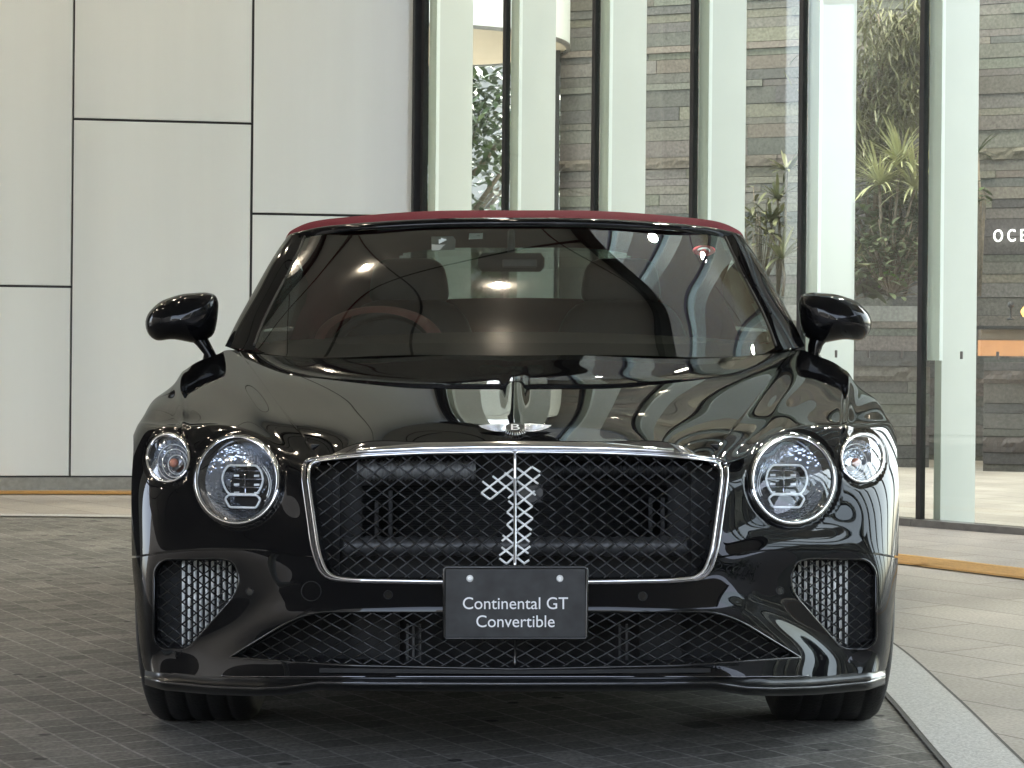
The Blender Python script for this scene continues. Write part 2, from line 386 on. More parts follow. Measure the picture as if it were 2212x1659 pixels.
a = [FP(-.05, .02), FP(NM, .02)]
mb.poly([T((*a[0], .012)), T((*a[1], .012)), T((a[1][0] + 9, a[1][1] + 12, .012)), T((a[0][0] - 1, a[0][1] + 14, .012))])
mb.build('floor', M['lobbyfloor'], None, kind='structure')

# lobby stone wall of coursed blocks
def stone_mat():
    m = bpy.data.materials.new('coursed_stone'); m.use_nodes = True; nt = m.node_tree; b = nt.nodes['Principled BSDF']; L = nt.links.new
    at = N(nt, 'ShaderNodeAttribute'); at.attribute_name = 'tone'
    tc = N(nt, 'ShaderNodeTexCoord'); n1 = N(nt, 'ShaderNodeTexNoise'); n1.inputs['Scale'].default_value = 45; n1.inputs['Detail'].default_value = 9; L(tc.outputs['Object'], n1.inputs['Vector'])
    r1 = N(nt, 'ShaderNodeMapRange'); r1.inputs[1].default_value = .3; r1.inputs[2].default_value = .7; r1.inputs[3].default_value = .72; r1.inputs[4].default_value = 1.28; L(n1.outputs[0], r1.inputs[0])
    sc = N(nt, 'ShaderNodeVectorMath', operation='SCALE'); L(at.outputs['Color'], sc.inputs[0]); L(r1.outputs[0], sc.inputs['Scale']); L(sc.outputs[0], b.inputs['Base Color'])
    bp = N(nt, 'ShaderNodeBump'); bp.inputs['Strength'].default_value = .4; bp.inputs['Distance'].default_value = .006; L(n1.outputs[0], bp.inputs['Height']); L(bp.outputs[0], b.inputs['Normal'])
    b.inputs['Roughness'].default_value = .75; return m
M['stone'] = stone_mat()
from mathutils import noise as mnoise
def stone_wall(name, a, b, z0, z1, seed, label, cat, dark=1.0, thick=.25, cover=None):
    rnd = random.Random(seed); a = np.array(a, float); b = np.array(b, float); L = np.linalg.norm(b - a); u = (b - a) / L; n = np.array((-u[1], u[0]))
    if n[1] > 0: n = -n      # towards camera
    V = []; Fc = []; C = []
    def quad_block(s0, s1, za, zb, d, col, rough):
        ns = max(2, int((s1 - s0) / .035)) if rough else 1; nz = max(2, int((zb - za) / .03)) if rough else 1
        o = len(V)
        for j in range(nz + 1):
            for i in range(ns + 1):
                s = s0 + (s1 - s0) * i / ns; z = za + (zb - za) * j / nz; e = d
                if rough:
                    k = mnoise.fractal(Vector((s * 5, z * 14, seed)), 1, 2.2, 4); e = d + .014 + .03 * abs(k) * (1 if 0 < j < nz else .4)
                p = a + u * s + n * e; V.append(T((float(p[0]), float(p[1]), z)))
        for j in range(nz):
            for i in range(ns):
                q = o + j * (ns + 1) + i; Fc.append((q, q + 1, q + ns + 2, q + ns + 1)); C.append(col)
        o = len(V)
        for (s, z) in ((s0, za), (s1, za), (s1, zb), (s0, zb)):
            for e in (d, -thick + .1): p = a + u * s + n * e; V.append(T((float(p[0]), float(p[1]), z)))
        for i in range(4): q = o + 2 * i; r_ = o + 2 * ((i + 1) % 4); Fc.append((q, r_, r_ + 1, q + 1)); C.append(tuple(k * .6 for k in col))
    z = z0
    pal = [(.25, .235, .21), (.21, .20, .18), (.185, .18, .17), (.28, .265, .235), (.15, .15, .145), (.22, .205, .175)]
    while z < z1 - .01:
        h = rnd.choice((.06, .075, .09, .1, .12, .15)); h = min(h, z1 - z)
        rough = rnd.random() < .22 and h > .09
        s = -rnd.random() * .8
        while s < L:
            ln = rnd.uniform(1.0, 2.8); c = rnd.choice(pal)
            if rough: c = (.20, .165, .13)
            if rnd.random() < .09: c = (.085, .09, .095)
            if rnd.random() < .06: c = (.34, .31, .25)
            c = tuple((k * .7 + kk2 * .3) * dark * .60 * rnd.uniform(.94, 1.06) for k, kk2 in zip(c, (.21, .2, .18)))
            s0_, s1_ = max(s, 0), min(s + ln, L)
            if s1_ > s0_ + .02: quad_block(s0_ + .0015, s1_ - .0015, z + .002, z + h - .002, rnd.choice((0, 0, .004, .01, -.004)), c, rough)
            s += ln
        z += h
    me = bpy.data.meshes.new(name); me.from_pydata(V, [], Fc); at = me.color_attributes.new('tone', 'FLOAT_COLOR', 'CORNER')
    cols_ = []
    for i, p in enumerate(me.polygons): cols_ += [(*C[i], 1)] * p.loop_total
    at.data.foreach_set('color', np.array(cols_, dtype=np.float32).ravel()); me.materials.append(M['stone'])
    return me
sw = thing('stone_wall', 'tall coursed grey brown stone wall inside the lobby', 'stone wall', (3, 18.6, 0))
link('stone_courses', stone_wall('stone_courses', (.39, 19.9), (7.5, 16.6), 0, 11, 3, '', ''), sw)
mb = MB(); mb.bbox(-.02, .10, 0, .3, 0, ZTOP); 
mb = MB(); _u = np.array((7.11, -3.3)); _n = np.array((3.3, 7.11)) / 7.84; q0_ = np.array((.39, 19.9)) + _n * .05; q1_ = q0_ + _u; mb.prism([(q0_[0], q0_[1], -.1), (q1_[0], q1_[1], -.1), (q1_[0] + .1, q1_[1] + .2, -.1), (q0_[0] + .1, q0_[1] + .2, -.1)], (0, 0, 11.2)); mb.build('wall_core', M['dark'], sw)
mb = MB(); mb.box((.33, 19.8, 5.5), (.10, .3, 11), None, T); mb.build('end_pier', M['dark'], sw)
# lobby roof and its lamps
rf_ = thing('lobby_ceiling', 'beige lobby ceiling high above the stone wall', 'ceiling', (4, 15, 9))
a = FP(-.1, .1); c_ = FP(NM, .1)
for z0_, hh, nm_, mm_ in ((9, .25, 'ceiling_panel', mat('ceiling_beige', (.40, .36, .29), .7, noise=.05, scale=3)), (9.25, 20.5, 'sky_block', mat('dark_sky_block', (.035, .035, .033), .5, noise=.2, scale=3))):  # dark upper block added to hide sky from the windscreen's reflections
    mb = MB(); mb.prism([(a[0], a[1], z0_), (c_[0], c_[1], z0_), (c_[0] + 8, c_[1] + 14, z0_), (4, 22, z0_), (.3, 21, z0_), (-.3, 17, z0_)], (0, 0, hh)); mb.build(nm_, mm_, rf_)
for k, (x, y) in enumerate(((1.2, 17.6), (2.4, 16.4), (3.6, 15.2), (4.8, 14.0), (2.6, 18.0), (3.9, 16.8), (5.2, 15.4), (6.6, 13.8))):
    al = bpy.data.lights.new('lobby_lamp', 'AREA'); al.shape = 'DISK'; al.size = .22; al.energy = 16; al.color = (1, .90, .78)
    ao = bpy.data.objects.new('lobby_lamp', al); COL.objects.link(ao); ao.location = (x, y, 8.95)
# sign letters on the stone wall
def textmesh(s, size, m, ext=.002, spacing=1.0):
    c = bpy.data.curves.new('t', 'FONT'); c.body = s; c.size = size; c.extrude = ext; c.align_x = 'LEFT'; c.space_character = spacing
    c.resolution_u = 6
    o = bpy.data.objects.new('t', c); COL.objects.link(o); dg = bpy.context.evaluated_depsgraph_get(); dg.update()
    me = bpy.data.meshes.new_from_object(o.evaluated_get(dg)); bpy.data.objects.remove(o); me.materials.clear(); me.materials.append(m); return me
def place_text(name, s, m, x0, x1, zbase, capz, yfun, parent=None, ext=.002, spacing=1.0, yaw=0, **kw):
    me = textmesh(s, 1, m, .01, spacing); co = np.array([v.co for v in me.vertices]); mn, mx = co.min(0), co.max(0)
    capb = 0.0; capt = mx[1]
    vs = []
    for p in co:
        x = x0 + (p[0] - mn[0]) / (mx[0] - mn[0]) * (x1 - x0); z = zbase + p[1] / capt * capz
        vs.append((x, yfun(x, z) - (ext if p[2] > 0 else 0), z))
    me.vertices.foreach_set('co', np.array(vs, dtype=np.float32).ravel()); me.update()
    return link(name, me, parent, **kw)
sa, sb = np.array((.39, 19.9)), np.array((7.5, 16.6))
def swY(x): return float(sa[1] + (x - sa[0]) * (sb[1] - sa[1]) / (sb[0] - sa[0]))
Ys = swY(3.9)
sx = lambda px: (px - CX) * Ys / F
M['signw'] = mat('white_sign_letters', (.85, .85, .8), .4, noise=.02, scale=20, emit=(1, 1, .95, .25))
sg = place_text('wall_sign', 'OCE', M['signw'], sx(2141), sx(2141 + 62), H - (526 - CY) * Ys / F + .01, 26 * Ys / F, lambda x, z: swY(x) - .05, None, .02, 1.6)
sg.name = 'wall_sign'; tag(sg, 'white capital letters mounted on the stone wall, starting OCE', 'sign')

# planter block in front of the stone wall
plx0, plx1, ply = 1.15, 3.27, 17.3
pl = thing('stone_planter', 'long low planter faced with dark stone courses below the plants', 'planter', (2.3, ply, 0))
link('stone_courses', stone_wall('stone_courses', (plx0, ply + .15), (plx1, ply - .05), 0, 1.18, 11, '', '', .75), pl)
mb = MB(); mb.box(((plx0 + plx1) / 2, ply + .22, 1.24), (plx1 - plx0, .5, .12), None, T); mb.build('coping', mat('grey_coping', (.2, .2, .19), .6, noise=.2, scale=40), pl)
M['soil'] = mat('soil', (.03, .022, .016), .9, noise=.4, scale=30)
mb = MB(); mb.box(((plx0 + plx1) / 2, ply + .75, .75), (plx1 - plx0, .55, 1.0), None, T); mb.build('soil', M['soil'], pl)

# reception counter at far right
ct = thing('reception_counter', 'dark stone counter with a warm glowing strip at the far right', 'counter', (4.6, 16.3, 0))
mb = MB(); link('stone_courses', stone_wall('stone_courses', (3.58, 16.72), (7.2, 15.6), 0, .90, 23, '', '', .62), ct)
def cY(x): return 16.72 + (x - 3.58) * (15.6 - 16.72) / 3.62
def cbar(name, z0, z1, d0, d1, m, x0=3.56, x1=7.2):
    mb = MB(); v = []
    for x, y in ((x0, cY(x0)), (x1, cY(x1))):
        for d in (d0, d1):
            for z in (z0, z1): v.append(T((x, y - d, z)))
    mb.add(v, [(0, 1, 3, 2), (4, 6, 7, 5), (0, 4, 5, 1), (2, 3, 7, 6), (0, 2, 6, 4), (1, 5, 7, 3)]); return mb.build(name, m, ct)
M['warm'] = mat('warm_lit_strip', (.30, .17, .09), .6, noise=.12, scale=9, emit=(1, .40, .15, .045))
cbar('light_strip', .915, 1.035, -.12, -.02, M['warm'])
cbar('counter_top', 1.12, 1.145, -.3, .04, M['dark'])
cbar('fascia', 1.04, 1.118, -.1, -.005, mat('brown_fascia', (.16, .12, .085), .6, noise=.1, scale=10))
vs = thing('table_ornament', 'small amber glass ornament with black stand on the counter', 'ornament', (sx(2205), 16.1, 1.146))
mb = MB(); mb.lathe([(.001, 0), (.03, .003), (.045, .03), (.045, .05), (.03, .072), (.02, .08), (.001, .08)], (3.80, 16.25, 1.17), 'Z', 20); mb.build('glass_body', mat('amber_glass', (.8, .35, .08), .2, noise=.1, scale=20, emit=(1, .45, .1, .3)), vs)
mb = MB(); mb.lathe([(.001, 0), (.03, .0), (.03, .012), (.008, .02), (.008, .09), (.024, .10), (.024, .13), (.001, .14)], (3.68, 16.25, 1.147), 'Z', 16); mb.build('stand', M['dark'], vs)

# white drum modelled in place of the canopy edge mirrored in the glass
dr = thing('mirrored_canopy_drum', 'curved white drum with beige underside, added for the canopy mirrored in the first panes', 'bulkhead', (-.8, 19.5, 3.6))
cx_, cy_, rr_ = (900 - CX) * 19.5 / F, 19.5, 1.34; zb = 3.62
M['beige'] = mat('beige_soffit', (.40, .35, .27), .7, noise=.05, scale=3)
mb = MB(); n = 96
ringp = lambda r, z: [T((cx_ + r * math.cos(2 * math.pi * k / n), cy_ + r * math.sin(2 * math.pi * k / n), z)) for k in range(n)]
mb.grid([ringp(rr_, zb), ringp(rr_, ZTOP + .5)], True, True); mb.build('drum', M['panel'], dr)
mb = MB(); mb.grid([ringp(.01, zb - .004), ringp(rr_ - .03, zb - .004)], False, True); mb.build('underside', M['beige'], dr)
mb = MB(); mb.grid([ringp(rr_ - .032, zb - .018), ringp(rr_ + .006, zb - .018), ringp(rr_ + .006, zb + .01)], False, True); mb.build('edge_trim', M['rail'], dr)

# canopy
M['soffit'] = mat('warm_grey_soffit', (.43, .43, .415), .55, noise=.05, scale=2)
M['slat'] = mat('pale_soffit_slat', (.55, .58, .52), .5, noise=.05, scale=2)
M['downlight'] = mat('downlight_lens', (1, .9, .7), .3, emit=(1, .86, .68, 32))
can = thing('entrance_canopy', 'broad grey canopy over the driveway with dark curved ribs and small downlights', 'canopy', (0, 7, 6))
ZC = 5.45
mb = MB(); _e = FP(8, -.1); _a = FP(0, -.1); mb.prism([(-14, -4, ZC), (8.5, -4, ZC), (8.5, 2.5, ZC), (4.2, 6.2, ZC), (3.0, 7.6, ZC), (2.0, 9.0, ZC), (1.1, 10.6, ZC), (.35, 12.2, ZC), (-.3, 13.6, ZC), (-.75, 14.7, ZC), (-3.5, 14.35, ZC), (-14, 12.4, ZC)], (0, 0, .4)); mb.build('soffit', M['soffit'], can)
def arc_rib(cx, cy, r, a0, a1, wd, m, th=.05, name='rib'):
    mb = MB(); n = 48; A = []; B = []
    for k in range(n + 1):
        a = R(a0 + (a1 - a0) * k / n); A.append((cx + r * math.cos(a), cy + r * math.sin(a))); B.append((cx + (r + wd) * math.cos(a), cy + (r + wd) * math.sin(a)))
    kk = [i for i in range(len(A)) if A[i][0] < 5.4 and (A[i][0] + .618) * .76 + (A[i][1] - 14.8) * .65 < -1.1 and A[i][1] < 14.3]; A = [A[i] for i in kk]; B = [B[i] for i in kk]
    z = ZC - th
    mb.grid([[(x, y, ZC - .001) for x, y in A], [(x, y, z) for x, y in A], [(x, y, z) for x, y in B], [(x, y, ZC - .001) for x, y in B]], False); mb.build(name, m, can)
for k, r in enumerate((3.2, 5.0, 6.8, 8.6, 10.4)): arc_rib(-3.5, 17.0, r, 180, 360, .025, M['dark'], .02)
arc_rib(-3.5, 17.0, 4.4, 180, 360, .16, M['dark'], .08); arc_rib(-3.5, 17.0, 9.2, 180, 360, .2, M['dark'], .08)
for k in range(11):
    a = R(200 + k * 15); mb = MB(); x0, y0 = -3.5 + 1.5 * math.cos(a), 17 + 1.5 * math.sin(a); x1, y1 = -3.5 + 12 * math.cos(a), 17 + 12 * math.sin(a)
    mb.tube([(x0, y0, ZC - .004), (x1, y1, ZC - .004)], .012, 4); mb.build('joint', M['dark'], can)
re_ = resamp([(8.5, 2.5), (4.2, 6.2), (3.0, 7.6), (2.0, 9.0), (1.1, 10.6), (.35, 12.2), (-.3, 13.6), (-.75, 14.7)], 4)
mb = MB(); mb.grid([[(x, y, ZC + .41) for x, y in offs(re_, -.02)], [(x, y, ZC - .12) for x, y in offs(re_, -.02)], [(x, y, ZC - .12) for x, y in offs(re_, .14)], [(x, y, ZC + .0) for x, y in offs(re_, .14)]], False); mb.build('edge_beam', M['dark'], can)
rnd = random.Random(5)
dl_pts = [(-2.2 + 1.1 * i, 13.2 - .0 * i) for i in range(0)]
for r, a0 in ((4.0, 8), (5.9, 3), (7.7, 11), (9.7, 6)):
    for k in range(9):
        a = R(200 + a0 + k * 17); dl_pts.append((-3.5 + r * math.cos(a), 17 + r * math.sin(a)))
for x, y in dl_pts:
    if not (-10 < x < 5.3 and -3 < y < 14 and (x + .618) * .76 + (y - 14.8) * .65 < -1.4): continue
    mb = MB(); mb.lathe([(.001, 0), (.045, 0), (.05, .012)], (x, y, ZC - .055), 'Z', 14); mb.build('downlight', M['downlight'], can)
for x, y in ((-5.6, 15.4), (7.5, 1.0), (-8.5, 0.5)):
    pass
col = thing('canopy_column', 'round white column carrying the canopy left of the drive', 'column', (-9.5, 2, 0))
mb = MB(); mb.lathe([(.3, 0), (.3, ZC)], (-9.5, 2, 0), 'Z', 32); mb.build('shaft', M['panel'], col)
mb = MB(); mb.lathe([(.34, 0), (.34, .12), (.3, .12)], (-9.5, 2, 0), 'Z', 32); mb.build('base', M['rail'], col)
# lobby interior ceiling and downlights
# ================================================================ PLANTS
def leafmat(name, c, v=.35, rough=.45): 
    m = mat(name, c, rough, noise=v, scale=7); return m
M['leaf'] = leafmat('green_leaf', (.055, .085, .032)); M['leafy'] = leafmat('variegated_leaf', (.36, .37, .20), .3)
M['leafo'] = leafmat('olive_leaf', (.15, .155, .08)); M['leafb'] = leafmat('bright_leaf', (.16, .34, .04))
M['leafm'] = leafmat('mid_green_leaf', (.10, .125, .062)); M['bark'] = mat('pale_bark', (.16, .13, .095), .8, noise=.3, scale=40, bump=.4)
M['grass'] = leafmat('blue_green_blade', (.05, .085, .06))
def blade(mb, base, d, L, w_, droop, n=6, fold=.0):
    d = Vector(d).normalized(); side = d.cross(Vector((0, 0, 1)))
    if side.length < .01: side = Vector((1, 0, 0))
    side.normalize(); p = Vector(base); A = []; B = []; step = L / n; v = d.copy()
    for i in range(n + 1):
        t = i / n; ww = w_ * (math.sin(math.pi * min(t * .85 + .12, 1)) ** .7) * (1 if i < n else .05)
        A.append(tuple(p - side * ww / 2)); B.append(tuple(p + side * ww / 2)); v = (v + Vector((0, 0, -droop / n))).normalized(); p = p + v * step
    mb.grid([A, B], True)
def rosette(mb, c, n, L, w_, rnd, up=.5, droop=1.2):
    for i in range(n):
        a = rnd.uniform(0, 2 * math.pi); e = rnd.uniform(-.1, 1.35) * up + .1
        blade(mb, c, (math.cos(a) * math.cos(e), math.sin(a) * math.cos(e), math.sin(e) + .1), L * rnd.uniform(.7, 1.1), w_ * rnd.uniform(.7, 1.1), droop * rnd.uniform(.5, 1.2))
def PT(px, py, Y): x, y, z = U(px, py, Y); return (x, y, z)
rnd = random.Random(21)
YP = 17.9
# weeping ficus
def ficus(px, pytop, pybase, Y, label, nleaf=1500, R_=.42, seed=1, L=.12):
    rnd = random.Random(seed); b = Vector(PT(px, pybase, Y)); t = Vector(PT(px + 20, pytop, Y)); r = thing('indoor_tree', label, 'tree', tuple(b))
    mb = MB(); hgt = (t - b).length; tips = []
    p = [b + (t - b) * k / 10 + Vector((rnd.uniform(-.03, .03), rnd.uniform(-.03, .03), 0)) for k in range(11)]
    mb.tube(p, [.03 - .0022 * k for k in range(11)], 7)
    for k in range(20):
        s = p[rnd.randint(3, 10)]; a = rnd.uniform(0, 6.28); e = s + Vector((math.cos(a) * R_ * rnd.uniform(.5, 1), math.sin(a) * R_ * rnd.uniform(.4, .9), rnd.uniform(.15, .5)))
        m_ = (s + e) / 2 + Vector((0, 0, -.05)); mb.tube([s, m_, e], [.011, .008, .004], 5); tips += [e, m_, (e + m_) / 2]
    mb.build('trunk', M['bark'], r)
    mb = MB()
    tips = [q for q in tips if q.z > b.z + hgt * .33]
    for i in range(nleaf):
        q = rnd.choice(tips) + Vector((rnd.gauss(0, .09), rnd.gauss(0, .09), rnd.gauss(0, .10)))
        a = rnd.uniform(0, 6.28); blade(mb, q, (math.cos(a) * .6, math.sin(a) * .6, rnd.uniform(-.9, .25)), L * rnd.uniform(.6, 1.2), .016, .5, 3)
    mb.build('crown', M['leafo'], r)
ficus(1880, 30, 640, 18.0, 'slender weeping fig tree with narrow drooping leaves behind the last full pane', 6000, .48, 4, .15)
def spiky(name, label, px, py, Y, n, L, w_, m, base_py=640, heads=((0, 0),), grp=None, up=.8, droop=.9, seed=3):
    rnd = random.Random(seed); b = PT(px, base_py, Y); r = thing(name, label, 'plant', b, grp); mb = MB(); ms = MB()
    for ox, oy in heads:
        c = PT(px + ox, py + oy, Y + rnd.uniform(-.1, .1)); rosette(mb, c, n, L, w_, rnd, up, droop); ms.tube([b, ((b[0] + c[0]) / 2 + .02, Y, (b[2] + c[2]) / 2), c], [.013, .011, .01], 6)
    mb.build('leaves', m, r); ms.build('stem', M['bark'], r)
spiky('dragon_plant', 'yellow and green spiky dragon plant between the last two mullions', 1900, 400, 17.6, 95, .46, .020, M['leafy'], heads=((0, 0), (45, -45), (75, 10)), seed=8)
spiky('spiky_plant', 'small yellow striped spiky plant low beside the broad pale fin', 1850, 560, 17.6, 30, .2, .02, M['leafy'], heads=((0, 0), (-10, 25)), seed=9)
spiky('spider_plant', 'dim olive spider plant just right of the windscreen top corner', 1690, 560, 17.6, 34, .34, .03, M['leafo'], seed=10, up=.9)
spiky('spiky_plant', 'dark bushy spiky plant above the spider plant', 1680, 430, 17.9, 40, .24, .03, M['leafo'], heads=((0, 0), (20, -60), (-15, 50)), seed=12)
spiky('papyrus', 'tall thin bluish green papyrus stems behind the bright leafy plant', 1955, 520, 17.75, 44, .32, .008, M['grass'], heads=((0, 0), (30, -40), (-30, 10)), seed=13)
def broad(name, label, px, py, Y, n, L, w_, m, spread, seed):
    rnd = random.Random(seed); b = PT(px, 640, Y); r = thing(name, label, 'plant', b); mb = MB(); ms = MB()
    for i in range(n):
        c = Vector(PT(px + rnd.gauss(0, spread), py + rnd.gauss(0, spread * .8), Y + rnd.uniform(-.2, .2))); a = rnd.uniform(0, 6.28)
        blade(mb, c, (math.cos(a), math.sin(a), rnd.uniform(-.3, .6)), L * rnd.uniform(.6, 1.2), w_ * rnd.uniform(.7, 1.2), .7, 5)
        if i % 3 == 0: ms.tube([b, c], [.006, .004], 5)
    mb.build('leaves', m, r); ms.build('stem', M['bark'], r)
broad('leafy_plant', 'bright lime green leafy plant low in the planter behind the last full pane', 1928, 590, 17.45, 60, .10, .05, M['leafb'], 13, 31)
broad('philodendron', 'large dull green philodendron leaves low in the planter', 1870, 590, 17.6, 45, .24, .15, M['leafo'], 32, 32)
broad('undergrowth_plant', 'dark green leafy undergrowth filling the back of the planter', 1920, 500, 18.0, 620, .16, .06, M['leafm'], 60, 33)
broad('trailing_plant', 'mid green leaves crowding the front edge of the planter below the dragon plant', 1925, 545, 17.4, 420, .12, .045, M['leafm'], 42, 37)
broad('climbing_plant', 'thin green plant peeping past the right hand fin above the letters', 2118, 425, 17.4, 26, .12, .05, M['leaf'], 12, 34)
broad('fern', 'dim fern fronds low behind the pane right of the windscreen', 1640, 470, 17.8, 90, .17, .035, M['leafo'], 38, 35)
spiky('palm_frond_plant', 'small palm fronds leaning out beside the right hand fin', 2112, 330, 17.6, 16, .26, .02, M['leaf'], base_py=640, seed=15)

# stand-in tree and added block beyond the first bays / street behind camera
def crown_tree(name, label, x, y, h_, r_, n, seed, z0=1.8, leaf=.22):
    rnd = random.Random(seed); r = thing(name, label, 'tree', (x, y, 0), 'street trees'); mb = MB(); mb.tube([(x, y, 0), (x + .1, y, h_ * .4), (x - .05, y, h_ * .8)], [.16, .12, .05], 8)
    cl = []
    for k in range(26):
        a = rnd.uniform(0, 6.28); rr = r_ * math.sqrt(rnd.random()); c = Vector((x + rr * math.cos(a), y + rr * math.sin(a), rnd.uniform(z0, h_))); cl.append(c)
        mb.tube([(x, y, min(c.z * .6, h_ * .7)), tuple(c)], [.05, .01], 5)
    mb.build('trunk', M['bark'], r); mb = MB()
    for i in range(n):
        c = rnd.choice(cl) + Vector((rnd.gauss(0, r_ * .22), rnd.gauss(0, r_ * .22), rnd.gauss(0, r_ * .2))); a = rnd.uniform(0, 6.28)
        blade(mb, c, (math.cos(a), math.sin(a), rnd.uniform(-.6, .5)), leaf * rnd.uniform(.6, 1.3), leaf * .45, .5, 2)
    mb.build('crown', M['leaf'], r)
crown_tree('street_tree', 'dark tree standing in for the one mirrored in the first glass bay', -.8, 26, 5.0, 1.6, 9000, 41, .3, .17)  # modelled behind the pane in place of a reflected tree
crown_tree('street_tree', 'tree reflected in the right headlamp', 9, -22, 8, 3.2, 2600, 42, 2, .4)
crown_tree('street_tree', 'tree across the street', 3.5, -30, 7, 3, 2200, 43, 2, .45)
M['facade'] = mat('street_facade', (.30, .29, .27), .7, noise=.1, scale=1)
M['winb'] = mat('street_windows', (.03, .04, .05), .1, noise=.2, scale=1)
def block(x0, x1, y0, y1, h_, label):
    r = thing('street_building', label, 'building', ((x0 + x1) / 2, (y0 + y1) / 2, 0), 'buildings across the street')
    mb = MB(); mb.bbox(x0, x1, y0, y1, 0, h_); mb.build('wall', M['facade'], r)
    mb = MB(); z = 1.2
    while z < h_ - 2.4:
        x = x0 + .8
        while x < x1 - 2: mb.bbox(x, x + 1.7, y1 - .05, y1 + .03, z, z + 1.9); x += 2.6
        z += 3.2
    mb.build('window', M['winb'], r, kind='stuff')
block(-30, -8, -58, -44, 9, 'low office block across the street, left'); block(-5, 12, -66, -52, 15, 'mid height office block across the street'); block(15, 40, -56, -42, 11, 'office block across the street, right')
crown_tree('street_tree', 'tree at the right front kerb', 9.2, -2.2, 6.5, 2.0, 2600, 51, 1.2, .32)
crown_tree('street_tree', 'second tree at the right front kerb', 13.5, -8.5, 8, 2.6, 2600, 52, 1.2, .36)
crown_tree('street_tree', 'third tree at the right front kerb', 15, -3, 7, 2.2, 2200, 53, 1.2, .36)
block(18, 30, -40, 8, 10, 'low building beyond the right kerb trees')
block(-14, 1.5, 36, 44, 6, 'added grey block dulling the sky behind the first bay tree')  # put in to tone down the bright sky beyond the glass
block(-34, -15.5, -16, 12, 12, 'added tall block cutting skylight from the left side')  # unseen block set close to keep skylight off the left ground

# ================================================================ CAR
car = thing('parked_car', 'glossy black convertible with a dark red fabric roof parked facing the camera', 'car', (0, 5.55, 0))
p = P
def w_(x, Y, z): return (x, Y, z)
ROWS = [
 [p(0,768,6.05), p(220,768.5,6.08), p(500,769,6.20), p(598,757,6.33), p(634,761,6.31), p(668,774,6.28), p(700,790,6.24), p(722,812,6.2), (.955,6.3,.832), (.967,6.4,.812), (.971,6.6,.79)],
 [p(0,809,5.65), p(225,812,5.66), p(490,820,5.74), p(549,822,5.78), p(600,823,5.78), p(650,831,5.76), p(697,842,5.74), p(740,850,5.76), (.958,5.85,.808), (.973,6.1,.765), (.975,6.6,.72)],
 [p(0,867,5.25), p(215,870,5.26), p(420,881,5.34), p(502,886,5.39), p(558,880,5.43), p(612,880,5.45), p(675,886,5.44), p(733,888,5.48), p(788,888,5.6), (.974,5.87,.70), (.977,6.6,.64)],
 [p(0,921,4.97), p(215,924,4.985), p(385,938,5.04), p(450,950,5.08), p(528,938,5.165), p(603,918,5.24), p(678,916,5.28), p(744,917,5.36), p(803,912,5.52), (.976,5.845,.675), (.978,6.6,.61)],
 [p(0,951,4.86), p(215,954,4.875), p(370,968,4.92), p(423,991,4.95), p(503,978,5.02), p(600,942,5.16), p(680,934,5.22), p(750,932,5.31), p(811,928,5.48), (.978,5.82,.65), (.979,6.6,.58)],
 [p(0,1040,4.825), p(210,1040,4.827), p(400,1040,4.862), p(452,1040,4.885), p(508,1040,4.93), p(600,1037,5.0), p(682,1028,5.09), p(752,1008,5.19), p(828,1000,5.37), (.979,5.77,.58), (.979,6.6,.51)],
 [p(0,1130,4.775), p(210,1130,4.776), p(392,1130,4.812), p(442,1130,4.83), p(505,1135,4.88), p(600,1138,4.945), p(690,1130,5.03), p(762,1112,5.10), p(826,1100,5.24), (.974,5.68,.50), (.979,6.6,.44)],
 [p(0,1202,4.73), p(210,1202,4.73), p(385,1202,4.765), p(432,1204,4.79), p(505,1193,4.835), p(600,1187,4.905), p(700,1188,4.99), p(772,1195,5.05), p(822,1203,5.16), (.962,5.62,.43), (.978,6.6,.38)],
 [p(0,1262,4.705), p(210,1262,4.705), p(370,1262,4.735), p(420,1263,4.76), p(505,1262,4.81), p(600,1262,4.89), p(700,1262,4.98), p(774,1262,5.03), p(818,1262,5.13), (.955,5.6,.36), (.976,6.6,.32)],
 [p(0,1320,4.672), p(210,1320,4.675), p(365,1321,4.70), p(432,1323,4.73), p(518,1328,4.79), p(608,1330,4.88), p(703,1330,4.975), p(775,1330,5.02), p(813,1330,5.12), (.950,5.6,.30), (.974,6.6,.27)],
 [p(0,1415,4.69), p(210,1415,4.692), p(370,1415,4.715), p(450,1415,4.745), p(535,1415,4.80), p(622,1415,4.88), p(708,1415,4.97), p(773,1415,5.02), p(806,1415,5.12), (.945,5.6,.24), (.97,6.6,.22)],
 [p(0,1464,4.675), p(210,1464,4.677), p(370,1464,4.70), p(455,1464,4.73), p(545,1463,4.785), p(630,1462,4.86), p(712,1458,4.95), p(770,1452,5.0), p(800,1446,5.10), (.940,5.6,.21), (.968,6.6,.20)],
]
C = np.array(ROWS)                                    # 11 x 11 x 3
Cm = C[:, ::-1].copy(); Cm[..., 0] *= -1
CC = np.concatenate([Cm[:, :-1], C], axis=1)          # 11 x 21
du_ = np.linalg.norm(np.diff(CC, axis=1), axis=2)[1:10].mean(0); KU = np.concatenate([[0], np.cumsum(du_)]); KU -= KU[10]
dv_ = np.linalg.norm(np.diff(CC, axis=0), axis=2)[:, 4:17].mean(1); KV = np.concatenate([[0], np.cumsum(dv_)])
def spl(kn):
    n = len(kn); h = np.diff(kn); A = np.eye(n); B = np.zeros((n, n))
    for i in range(1, n - 1):
        A[i, i - 1] = h[i - 1]; A[i, i] = 2 * (h[i - 1] + h[i]); A[i, i + 1] = h[i]
        B[i, i - 1] = 6 / h[i - 1]; B[i, i] = -6 / h[i - 1] - 6 / h[i]; B[i, i + 1] = 6 / h[i]
    return np.linalg.solve(A, B)
